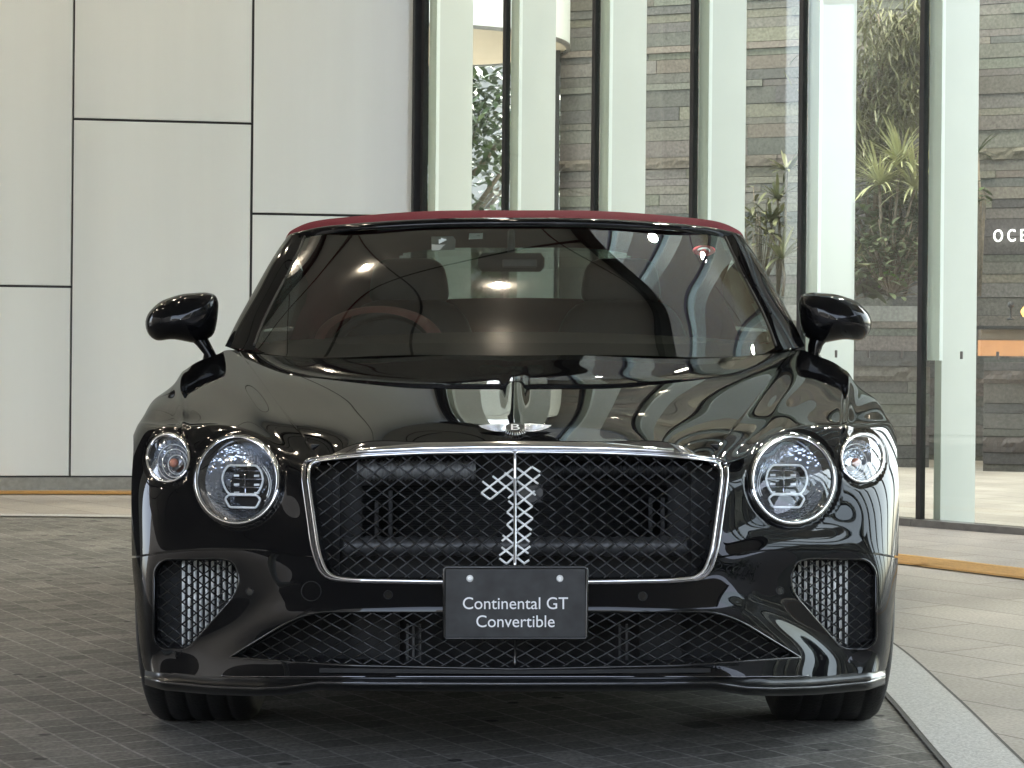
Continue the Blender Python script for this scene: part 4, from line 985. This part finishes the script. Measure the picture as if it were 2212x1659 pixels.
# --- winged badge
bd = MB()
def BS(pts, o=0.0):              # badge skin: follows the bonnet but stands a little prouder towards its top
    pts = np.asarray(pts, float) + np.array([0, 6.5]); Q = SURF(pts, 0); yb = 4.90; Y = Q[:, 1] - .25 * np.maximum(Q[:, 1] - yb, 0) - .010 - o
    return np.stack([pts[:, 0] * Y / F, Y, H - (pts[:, 1] - CY) * Y / F], 1)
def bp_(dx, py, o=.004): return tuple(BS(np.array([(dx, py)]), o)[0])
def badge():
    # design coordinates: centre (0,918); wings +-79 px wide
    outl = MB(); fe = MB()
    def plate_(pts, mb, o0=.0015, o1=.0035):
        Q0 = BS(np.array(pts), o0); Q1 = BS(np.array(pts), o1); n = len(pts); mb.grid([[tuple(k) for k in Q0], [tuple(k) for k in Q1]], False, True); mb.add([tuple(k) for k in Q1], [tuple(range(n))], False)
    d = MB(); Q = BS(ell(0, 915.5, 20, 8.6, 32), .0045); c = bp_(0, 915.5, .0055); d.grid([[tuple(k) for k in Q], [c] * 32], True, True); o = d.build('winged_badge', M['matte'], car)
    for s in (-1, 1):
        outl = MB(); fe = MB()
        pts = [(s * 20, 909), (s * 34, 908), (s * 60, 910.5), (s * 79, 912), (s * 72, 917), (s * 58, 922), (s * 44, 925), (s * 30, 925.5), (s * 22, 923)]
        plate_(pts, outl, .001, .0022)
        for k in range(9):
            t = k / 8; a = np.array((s * (20 + 4 * t), 911 + 12 * t)); b = np.array((s * (78 - 50 * t ** 1.3), 912 + 13 * math.sin(t * 1.5) ** 1)); m_ = (a + b) / 2 + np.array((0, 1.2))
            Q = BS(np.array([a, m_, b]), .0032); fe.tube([tuple(q) for q in Q], [.0007, .0011, .0006], 5)
        outl.build('badge_wing', M['numeral'], o); fe.build('feather', M['chrome'], o)
    fe = MB()
    for k in range(13):
        a = R(200 + k * 140 / 12) ; c_, s_ = math.cos(a), -math.sin(a)
        Q = BS(np.array([(c_ * 21, 916 + s_ * 8), (c_ * 29, 917 + s_ * 17)]), .003); fe.tube([tuple(q) for q in Q], [.0007, .0012], 5)
    fe.build('tail_feather', M['chrome'], o)
    d = MB(); d.tube([tuple(k) for k in Q], .0010, 5, True); d.build('badge_ring', M['chrome'], o)
    me = textmesh('B', 1, M['numeral'], .01); co = np.array([v.co for v in me.vertices]); mn, mx = co.min(0), co.max(0)
    dx = -8.5 + (co[:, 0] - mn[0]) / (mx[0] - mn[0]) * 19; py = 921.5 - (co[:, 1] - mn[1]) / (mx[1] - mn[1]) * 12; Q = BS(np.stack([dx, py], 1), 0); Q[:, 1] -= np.where(co[:, 2] > 0, .0075, .004); pass
    me.vertices.foreach_set('co', Q.astype(np.float32).ravel()); me.update(); link('badge_letter', me, o)
HOOD[0] = True
badge()
HOOD[0] = False

# --- number plate
YN = 4.655; a = P(-154, 1380, YN); b = P(156, 1224, YN); pc = ((a[0] + b[0]) / 2, YN + .006, (a[2] + b[2]) / 2)
mb = MB(); mb.rbox(pc, (b[0] - a[0], .010, b[2] - a[2]), .003); npl = mb.build('number_plate', M['plate'], car)
mb = MB(); x0_, x1_, z0_, z1_ = a[0] + .001, b[0] - .001, a[2] + .001, b[2] - .001
mb.tube([(x0_ + .004, YN, z1_), (x1_ - .004, YN, z1_), (x1_, YN, z1_ - .004), (x1_, YN, z0_ + .004), (x1_ - .004, YN, z0_), (x0_ + .004, YN, z0_), (x0_, YN, z0_ + .004), (x0_, YN, z1_ - .004)], .0034, 8, True); mb.build('plate_frame', M['gloss'], npl)
for dx in (-97.5, 97): 
    q = P(dx, 1250, YN - .003); mb = MB(); mb.lathe([(.0001, -.002), (.003, -.002), (.0065, -.001), (.0075, .002), (.0075, .004)], q, 'Y', 18); mb.build('screw', M['alloy'], npl)
def ptext(s, x0, x1, base, cap):
    place_text('plate_lettering', s, M['white'], P(x0, 0, YN)[0], P(x1, 0, YN)[0], P(0, base, YN)[2], cap * YN / F, lambda x, z: YN - .0003, npl, .0008)
ptext('Continental GT', -112.5, 114.5, 1315.5, 25.5); ptext('Convertible', -83.5, 85.5, 1354.5, 25.5)

# --- windscreen, pillars, header, roof
def tens(cp, nu, nv, symm=True):
    cp = np.array(cp, float)
    if symm: m_ = cp[:, ::-1].copy(); m_[..., 0] *= -1; cp = np.concatenate([m_[:, :-1], cp], 1)
    ku = np.concatenate([[0], np.cumsum(np.linalg.norm(np.diff(cp, axis=1), axis=2).mean(0))]); kv = np.concatenate([[0], np.cumsum(np.linalg.norm(np.diff(cp, axis=0), axis=2).mean(1))])
    us = np.linspace(0, ku[-1], nu); vs_ = np.linspace(0, kv[-1], nv); A = basis(kv, spl(kv), vs_); B = basis(ku, spl(ku), us)
    return np.einsum('ai,bj,ijk->abk', A, B, cp)
def surf_obj(name, cp, nu, nv, m, symm=True, parent=car, keep=None, flip=False):
    Gd = tens(cp, nu, nv, symm); mb = MB()
    if keep is None: mb.grid([[tuple(q) for q in r_] for r_ in Gd], True)
    else:
        v = Gd.reshape(-1, 3); f = []
        for i in range(nv - 1):
            for j in range(nu - 1):
                q = Gd[i:i + 2, j:j + 2].reshape(-1, 3).mean(0)
                if keep(q): f.append((i * nu + j, i * nu + j + 1, (i + 1) * nu + j + 1, (i + 1) * nu + j))
        mb.add(v, f, True)
    return mb.build(name, m, parent)
WS = [[p(0,769,6.06), p(250,769.5,6.09), p(475,770,6.20), p(540,762,6.30), p(564,748,6.38)],
      [p(0,690,6.28), p(245,691,6.31), p(450,694,6.41), p(512,692,6.49), p(541,688,6.55)],
      [p(0,606,6.52), p(235,607,6.55), p(415,613,6.65), p(470,616,6.71), p(505,617,6.76)],
      [p(0,486,6.96), p(215,490,6.99), p(375,501,7.06), p(425,507,7.10), p(454,511,7.14)]]
surf_obj('windscreen', WS, 90, 60, M['wshield'])
# frit band
WSn = tens(WS, 91, 61)
mb = MB(); vv_ = []
Gd = WSn.copy(); Gd[..., 1] += .004
f = []; v = Gd.reshape(-1, 3)
for i in range(60):
    for j in range(90):
        q = pxy(Gd[i:i + 2, j:j + 2].reshape(-1, 3).mean(0)[None])[0]
        if q[1] > 741 or (abs(q[0]) > 540 - (741 - q[1]) * .4956 + 16) or q[1] < 491 + abs(q[0]) ** 2 * .00006: f.append((i * 91 + j, i * 91 + j + 1, (i + 1) * 91 + j + 1, (i + 1) * 91 + j))
mb.add(v, f, True); mb.build('screen_border', M['matte'], car)
for s in (1, -1):
    AP = [[p(s*562,757,6.35), p(s*598,753,6.36), p(s*626,748,6.46), (s*.835,6.62,.93)],
          [p(s*543,690,6.55), p(s*571,691,6.55), p(s*600,693,6.63), (s*.825,6.78,1.02)],
          [p(s*505,617,6.755), p(s*532,617,6.76), p(s*559,620,6.86), (s*.79,6.98,1.13)],
          [p(s*482,565,6.92), p(s*507,564,6.92), p(s*528,566,7.02), (s*.77,7.12,1.205)],
          [p(s*454,511,7.14), p(s*473,507,7.13), p(s*495,518,7.23), (s*.735,7.33,1.28)]]
    surf_obj('windscreen_pillar', AP, 24, 50, M['paint'], False)
    mb = MB(); q = tens(WS, 90, 60)[:, -1 if s == 1 else 0]; mb.tube([tuple(k + np.array((0, -.002, 0))) for k in q], .004, 6); mb.build('screen_seal', M['matte'], car)
HD = [[p(0,487,6.955), p(215,491,6.985), p(375,502,7.055), p(454,512,7.135), p(474,512,7.15), p(495,519,7.23)],
      [p(0,478,6.955), p(215,482,6.985), p(375,493,7.055), p(454,502,7.145), p(478,506,7.17), p(494,515,7.235)],
      [p(0,470,6.99), p(215,474,7.02), p(375,485,7.09), p(454,497,7.17), p(480,504,7.20), p(494,513,7.25)]]
surf_obj('header_rail', HD, 90, 14, M['paint'])
RF = [[p(0,472,7.0), p(215,476,7.03), p(375,487,7.10), p(460,499,7.19), p(484,506,7.23), p(496,516,7.27), (.755, 7.27, 1.285)],
      [p(0,462,7.1), p(225,466,7.13), p(380,477,7.18), p(458,490,7.25), p(482,500,7.29), p(494,512,7.34), (.765, 7.36, 1.28)],
      [p(0,455,7.5), p(235,459,7.5), p(390,474,7.5), p(448,485,7.5), p(474,497,7.5), p(486,510,7.5), (.78, 7.5, 1.26)],
      [(0,8.0,1.405), (.38,8.0,1.395), (.60,8.0,1.36), (.69,8.0,1.325), (.735,8.0,1.29), (.76,8.0,1.25), (.775,8.0,1.22)],
      [(0,8.45,1.32), (.36,8.45,1.31), (.56,8.45,1.275), (.65,8.45,1.24), (.70,8.45,1.18), (.74,8.45,1.10), (.79,8.45,.97)],
      [(0,8.75,1.18), (.34,8.75,1.17), (.54,8.75,1.14), (.62,8.75,1.10), (.67,8.75,1.06), (.72,8.75,1.01), (.77,8.75,.95)],
      [(0,9.0,1.0), (.33,9.0,.995), (.5,9.0,.985), (.6,9.0,.975), (.65,9.0,.965), (.7,9.0,.955), (.74,9.0,.945)]]
rw = lambda q: abs(q[0]) < .44 and 8.42 < q[1] < 8.80
roof = surf_obj('fabric_roof', RF, 100, 90, M['canvas'], True, car, lambda q: not rw(q)); roof['label'] = 'dark red fabric roof'
surf_obj('rear_window', RF, 100, 90, M['rearglass'], True, car, rw)
# body sides behind the front wheel, deck, tail
SEC = {6.45: [(.80,.90),(.86,.925),(.93,.87),(.972,.78),(.979,.62),(.978,.45),(.97,.30),(.93,.20)],
       7.0: [(.80,.93),(.855,.945),(.92,.90),(.965,.80),(.972,.62),(.972,.45),(.965,.30),(.92,.20)],
       7.6: [(.79,.94),(.85,.955),(.915,.91),(.965,.81),(.97,.62),(.972,.45),(.965,.30),(.92,.20)],
       8.1: [(.77,.945),(.84,.965),(.925,.93),(.98,.82),(.985,.66),(.98,.45),(.97,.30),(.92,.22)],
       8.6: [(.72,.95),(.82,.965),(.92,.93),(.975,.82),(.982,.66),(.975,.45),(.96,.32),(.90,.24)],
       9.1: [(.66,.945),(.77,.95),(.87,.91),(.93,.80),(.94,.66),(.935,.48),(.92,.36),(.87,.28)],
       9.4: [(.60,.90),(.70,.90),(.79,.86),(.85,.76),(.86,.64),(.855,.50),(.84,.40),(.80,.33)]}
ks = sorted(SEC)
rarch = np.array([(8.42 + .385 * math.cos(2 * math.pi * k / 40), .335 + .385 * math.sin(2 * math.pi * k / 40)) for k in range(40)])
for s in (1, -1):
    cp = [[(s * x, Y, z) for x, z in SEC[Y]] for Y in ks]
    kp = lambda q: not (inpoly(np.array([q[1]]), np.array([q[2]]), rarch)[0] and q[2] < .8)
    surf_obj('rear_side_panel', cp, 50, 160, M['paint'], False, car, kp)
surf_obj('boot_deck', [[(0,8.9,1.0),(.35,8.9,.99),(.62,8.9,.965),(.74,8.9,.945)],[(0,9.15,.985),(.33,9.15,.975),(.6,9.15,.95),(.68,9.13,.935)],[(0,9.42,.93),(.3,9.42,.925),(.5,9.42,.91),(.62,9.4,.895)],[(0,9.5,.7),(.35,9.5,.7),(.65,9.46,.7),(.86,9.4,.7)],[(0,9.5,.35),(.35,9.5,.35),(.65,9.46,.35),(.84,9.38,.35)]], 60, 40, M['paint'])
for s in (1, -1):
    cp = [[(s*.83,6.62,.93),(s*.79,6.98,1.13),(s*.74,7.3,1.28)],[(s*.845,7.0,.945),(s*.815,7.15,1.12),(s*.775,7.5,1.265)],[(s*.845,7.6,.955),(s*.82,7.7,1.11),(s*.775,7.95,1.225)],[(s*.83,8.05,.96),(s*.80,8.15,1.07),(s*.765,8.25,1.15)]]
    surf_obj('side_window', cp, 16, 30, M['sideglass'], False)
    mb = MB(); mb.tube([(s*.84,6.6,.925),(s*.85,7.0,.948),(s*.852,7.6,.958),(s*.84,8.1,.965),(s*.81,8.6,.968)], .006, 6); mb.build('belt_trim', M['chrome'], car)
    surf_obj('roof_quarter', [[(s*.842,8.0,.962),(s*.812,8.06,1.08),(s*.772,7.98,1.235)],[(s*.835,8.3,.967),(s*.79,8.3,1.08),(s*.745,8.3,1.20)],[(s*.82,8.62,.968),(s*.79,8.6,.975),(s*.765,8.6,1.0)]], 16, 24, M['canvas'], False)
# underbody and cowl
mb = MB(); mb.bbox(-.90, .90, 5.98, 9.3, .17, .30); mb.bbox(-.62, .62, 5.0, 5.98, .17, .30); mb.bbox(-.5, .5, 9.3, 9.42, .3, .5); mb.bbox(-.60, .60, 5.13, 6.0, .30, .62); mb.bbox(-.93, .93, 5.99, 6.08, .2, .78); mb.build('underbody', M['matte'], car)
for s in (1, -1):
    for yc_ in (5.57, 8.42):
        rows = []
        for rr, xx in ((.384, .86), (.384, .60)): rows.append([(s * xx, yc_ + rr * math.cos(a), .335 + rr * math.sin(a)) for a in np.linspace(-.35, math.pi + .35, 30)])
        mb = MB(); mb.grid(rows); mb.build('wheel_arch_liner', M['matte'], car)
surf_obj('cowl', [[p(0,768,6.052), p(300,769,6.09), p(500,769,6.2), p(600,757,6.33), (.83,6.36,.915)],[p(0,772,6.3), p(300,772,6.3), p(500,770,6.4), p(590,760,6.45), (.835,6.62,.91)]], 60, 8, M['gloss'])

# --- door mirrors
def dmirror(s, cx):
    outl = np.array([(-167, 697), (-160, 677), (-134, 653), (-88, 639), (-36, 635.5), (-14, 640), (-7, 655), (-9, 688), (-17, 723), (-52, 739), (-107, 729), (-142, 734), (-161, 720)], float)
    outl = rnd_poly(outl, 14, 3); outl[:, 0] += 7 + 0; dxo = -(outl[:, 0]) + 612 + 0   # -> distance from centreline, 619..779
    YM = 6.62; c = np.array([705., 690.]); sh_ = -10 if s == 1 else 18; c[0] += sh_; pts = np.stack([dxo + 10 + sh_, 690 + (outl[:, 1] - 690) * 1.08], 1)
    def rg(k, dy, sh=0): 
        out = []
        for q in pts:
            e = c + (q - c) * k + np.array([sh, 0]); out.append(P(s * e[0], e[1], YM + dy))
        return out
    r = MB(); r.grid([rg(1.0 - .03 * 0, .05), rg(1.0, .0), rg(.97, -.03), rg(.90, -.055), rg(.78, -.075), rg(.6, -.09), rg(.38, -.099), rg(.15, -.103), rg(.01, -.104)], True, True)
    hs = r.build('door_mirror', M['paint'], car); hs['label'] = 'black door mirror housing on a short stalk'
    mb = MB(); mb.grid([rg(1.0, .05), rg(.93, .052), rg(.92, .045)], True, True); mb.build('mirror_rim', M['gloss'], hs)
    mb = MB(); mb.grid([rg(.92, .045), rg(.01, .045)], False, True); mb.build('mirror_glass', M['mirror'], hs)
    mb = MB(); q = [(775, 702), (760, 706), (720, 709), (685, 710)]; mb.tube([P(s * (x + sh_), y, YM - .012 - (.075 * math.sin(math.pi * min(1, (784 - x) / 130)))) for x, y in q], [.003, .0035, .0035, .002], 6); mb.build('indicator_strip', M['dchrome'], hs)
    st = [[(646, 722), (690, 733)], [(640, 745), (672, 748)], [(636, 765), (662, 765)], [(625, 785), (672, 782)]]
    mb = MB(); rows = []
    for k_, (a_, b_) in enumerate(st):
        f_ = sh_ * (1, .8, .5, .2)[k_]; a_ = (a_[0] + f_, a_[1]); b_ = (b_[0] + f_, b_[1]); A_ = P(s * a_[0], a_[1], YM); B_ = P(s * b_[0], b_[1], YM); m_ = [(A_[i] + B_[i]) / 2 for i in range(3)]; hw = abs(B_[0] - A_[0]) / 2
        rows.append([(m_[0] + hw * math.cos(t), m_[1] - .01 + .035 * math.sin(t), m_[2]) for t in np.linspace(0, 2 * math.pi, 20, endpoint=False)])
    mb.grid(rows, True, True); mb.build('mirror_stalk', M['paint'], hs)
dmirror(1, 0); dmirror(-1, 0)

# --- wheels
def wheel(x, y):
    r_ = MB(); s = 1 if x > 0 else -1; w0 = .1325; R_ = .356
    prof = [(.262, -w0 + .02), (.30, -w0 + .004), (.325, -w0), (.343, -w0 + .008), (.353, -w0 + .022), (R_, -w0 + .04)]
    for g_ in (-.075, -.025, .025, .075): prof += [(R_, g_ - .005), (R_ - .004, g_ - .003), (R_ - .004, g_ + .003), (R_, g_ + .005)]
    prof += [(R_, w0 - .04), (.353, w0 - .022), (.343, w0 - .008), (.325, w0), (.30, w0 - .004), (.262, w0 - .02)]
    q = thing('wheel', 'w', 'w', (0, 0, 0)); 
    for k in ('label', 'category', '_L'):
        if k in q: del q[k]
    q.parent = car; q.matrix_parent_inverse = Matrix.Translation(-Vector(car['_L'])); q.location = (0, 0, 0)
    r_.lathe(prof, (x, y, R_ - .002), 'X', 72); r_.build('tyre', M['rubber'], q)
    m_ = MB(); m_.lathe([(.264, -.11), (.25, -.10), (.235, 0), (.25, .10), (.264, .112)], (x, y, R_), 'X', 48)
    for k in range(10):
        a = 2 * math.pi * k / 10
        for d in (-.09, .09):
            m_.tube([(x + s * .075, y + .05 * math.cos(a), R_ + .05 * math.sin(a)), (x + s * .085, y + .16 * math.cos(a), R_ + .16 * math.sin(a)), (x + s * .10, y + .255 * math.cos(a + d), R_ + .255 * math.sin(a + d))], [.016, .012, .011], 6)
    m_.lathe([(.001, s * .10), (.05, s * .095), (.062, s * .07), (.06, 0)], (x, y, R_), 'X', 32); m_.build('rim', M['dchrome'], q)
    m_ = MB(); m_.lathe([(.06, -.02), (.19, -.02), (.19, .01), (.06, .01)], (x + s * .02, y, R_), 'X', 40); m_.build('brake_disc', M['pipe'], q)
for x in (.778, -.778):
    wheel(x, 5.57); wheel(x * 1.06, 8.42)

# --- cabin
mb = MB(); mb.bbox(-.80, .80, 6.9, 8.6, .28, .34); mb.build('cabin_floor', M['matte'], car)
surf_obj('dashboard', [[(0,6.24,.905),(.45,6.26,.905),(.74,6.42,.915)],[(0,6.45,.955),(.45,6.47,.95),(.74,6.6,.945)],[(0,6.72,.975),(.45,6.74,.965),(.74,6.8,.95)],[(0,6.82,.90),(.45,6.84,.90),(.74,6.88,.90)],[(0,6.8,.6),(.45,6.8,.6),(.74,6.86,.6)]], 40, 30, M['dash'])
mb = MB()
bx = (820 - CX) * 6.75 / F
rows = []
for t, sc_ in ((0, .8), (.03, .95), (.10, 1.0), (.20, .96)):
    rows.append([(bx + .2 * sc_ * math.cos(a), 6.62 + t, .955 + .115 * sc_ * math.sin(a)) for a in np.linspace(0, math.pi, 24)])
mb.grid(rows); mb.build('instrument_hood', M['redleather'], car)
mb = MB(); cx2, cz2 = bx, .87
mb.tube([(cx2 + .185 * math.cos(a), 7.02 + .05 * math.sin(a), cz2 + .18 * math.sin(a)) for a in np.linspace(0, 2 * math.pi, 40, endpoint=False)], .015, 8, True)
for a in (0, math.pi, -math.pi / 2): mb.tube([(cx2, 7.0, cz2), (cx2 + .18 * math.cos(a), 7.02, cz2 + .17 * math.sin(a))], .014, 6)
mb.build('steering_wheel', M['seat'], car)
def seat(xc, y, z0=0, red=False):
    st = thing('x', 'x', 'x', (0, 0, 0)); st.name = 'seat'
    for k in ('label', 'category', '_L'):
        if k in st: del st[k]
    st.parent = car; st.matrix_parent_inverse = Matrix.Translation(-Vector(car['_L']))
    def pad(name, cen, hx, hy, hz, lean, m):
        mb = MB(); rows = []
        for i in range(15):
            ph = -math.pi / 2 + math.pi * i / 14; row = []
            for j in range(28):
                th = 2 * math.pi * j / 28; sg = lambda v, e: math.copysign(abs(v) ** e, v)
                X = hx * sg(math.cos(ph), .45) * sg(math.cos(th), .5); Yq = hy * sg(math.cos(ph), .45) * sg(math.sin(th), .5); Z = hz * sg(math.sin(ph), .55)
                row.append((cen[0] + X * (1 - .10 * Z / hz), cen[1] + Yq + lean * Z, cen[2] + Z))
            rows.append(row)
        mb.grid(rows, True, True); mb.build(name, m, st)
    pad('backrest', (xc, y, .78), .25, .07, .33, .22, M['seat']); pad('headrest', (xc, y + .11, 1.17), .135, .055, .085, .1, M['seat']); pad('seat_cushion', (xc, y - .28, .46), .26, .25, .08, 0, M['redleather'])
seat(-.37, 7.55); seat(.37, 7.55)
mb = MB(); mb.rbox((0, 8.2, .80), (1.1, .14, .40), .05); mb.build('rear_bench', M['seat'], car)
# cabin mirror, stickers, wiper jets
mb = MB(); q = P(-8, 567, 6.95); mb.hull([tuple(np.array(q) + np.array((.105 * sx_ * (1 if abs(k) < 1 else .88), dy, .032 * k * .9))) for sx_ in (-1, 1) for k in (-1, -.5, .5, 1) for dy in (-.02, .02)], True)
cmr = mb.build('cabin_mirror', M['dash'], car); mb = MB(); q = P(10, 569, 6.93); mb.rbox(q, (.11, .02, .026), .004); mb.tube([P(-8, 545, 6.95), P(-8, 500, 7.0)], .012, 6); mb.build('camera_housing', M['pipe'], cmr)
WG = tens(WS, 121, 81); wp = pxy(WG.reshape(-1, 3)); 
def onglass(dx, py, off=.0015):
    i = int(np.argmin((wp[:, 0] - dx) ** 2 + (wp[:, 1] - py) ** 2)); Y = WG.reshape(-1, 3)[i][1] + off; return P(dx, py, Y)
def decal(name, pts, m, off=.003, parent=car):
    mb = MB(); mb.add([onglass(a, b, off) for a, b in pts], [tuple(range(len(pts)))]); return mb.build(name, m, parent)
M['stk'] = mat('pale_sticker', (.45, .55, .58), .5, noise=.06, scale=40); M['stk2'] = mat('sticker_print', (.05, .12, .12), .6, noise=.1, scale=40); M['redst'] = mat('red_sticker', (.9, .08, .10), .5, noise=.05, scale=40)
s1 = decal('inspection_sticker', [(-181, 511), (-134, 510), (-128, 518), (-130, 540), (-180, 541)], mat('grey_sticker', (.18, .22, .22), .5, noise=.06, scale=30))
decal('sticker_patch', [(-170, 517), (-160, 517), (-160, 513), (-148, 513), (-148, 518), (-138, 520), (-136, 534), (-168, 534)], M['stk'], .0025, s1)
s2 = decal('number_sticker', [(-99, 504), (-69, 503), (-70, 516), (-100, 517)], M['stk'])
place_text('sticker_digit', '3', M['stk2'], P(-84, 0, 6.85)[0], P(-76, 0, 6.85)[0], onglass(-80, 514)[2], .010, lambda x, z: onglass(-80, 510, .0022)[1] - 0, s2, .0004)
s3 = decal('round_sticker', [tuple(k) for k in ell(408, 541, 25, 11.5, 28)], M['redst'])
decal('sticker_centre', [tuple(k) for k in ell(408, 541, 14, 7, 24)], mat('sticker_white', (.7, .7, .7), .5, noise=.05, scale=40), .0022, s3)
decal('sticker_mark', [tuple(k) for k in ell(408, 541, 5, 3.2, 16)], M['redst'], .0015, s3)
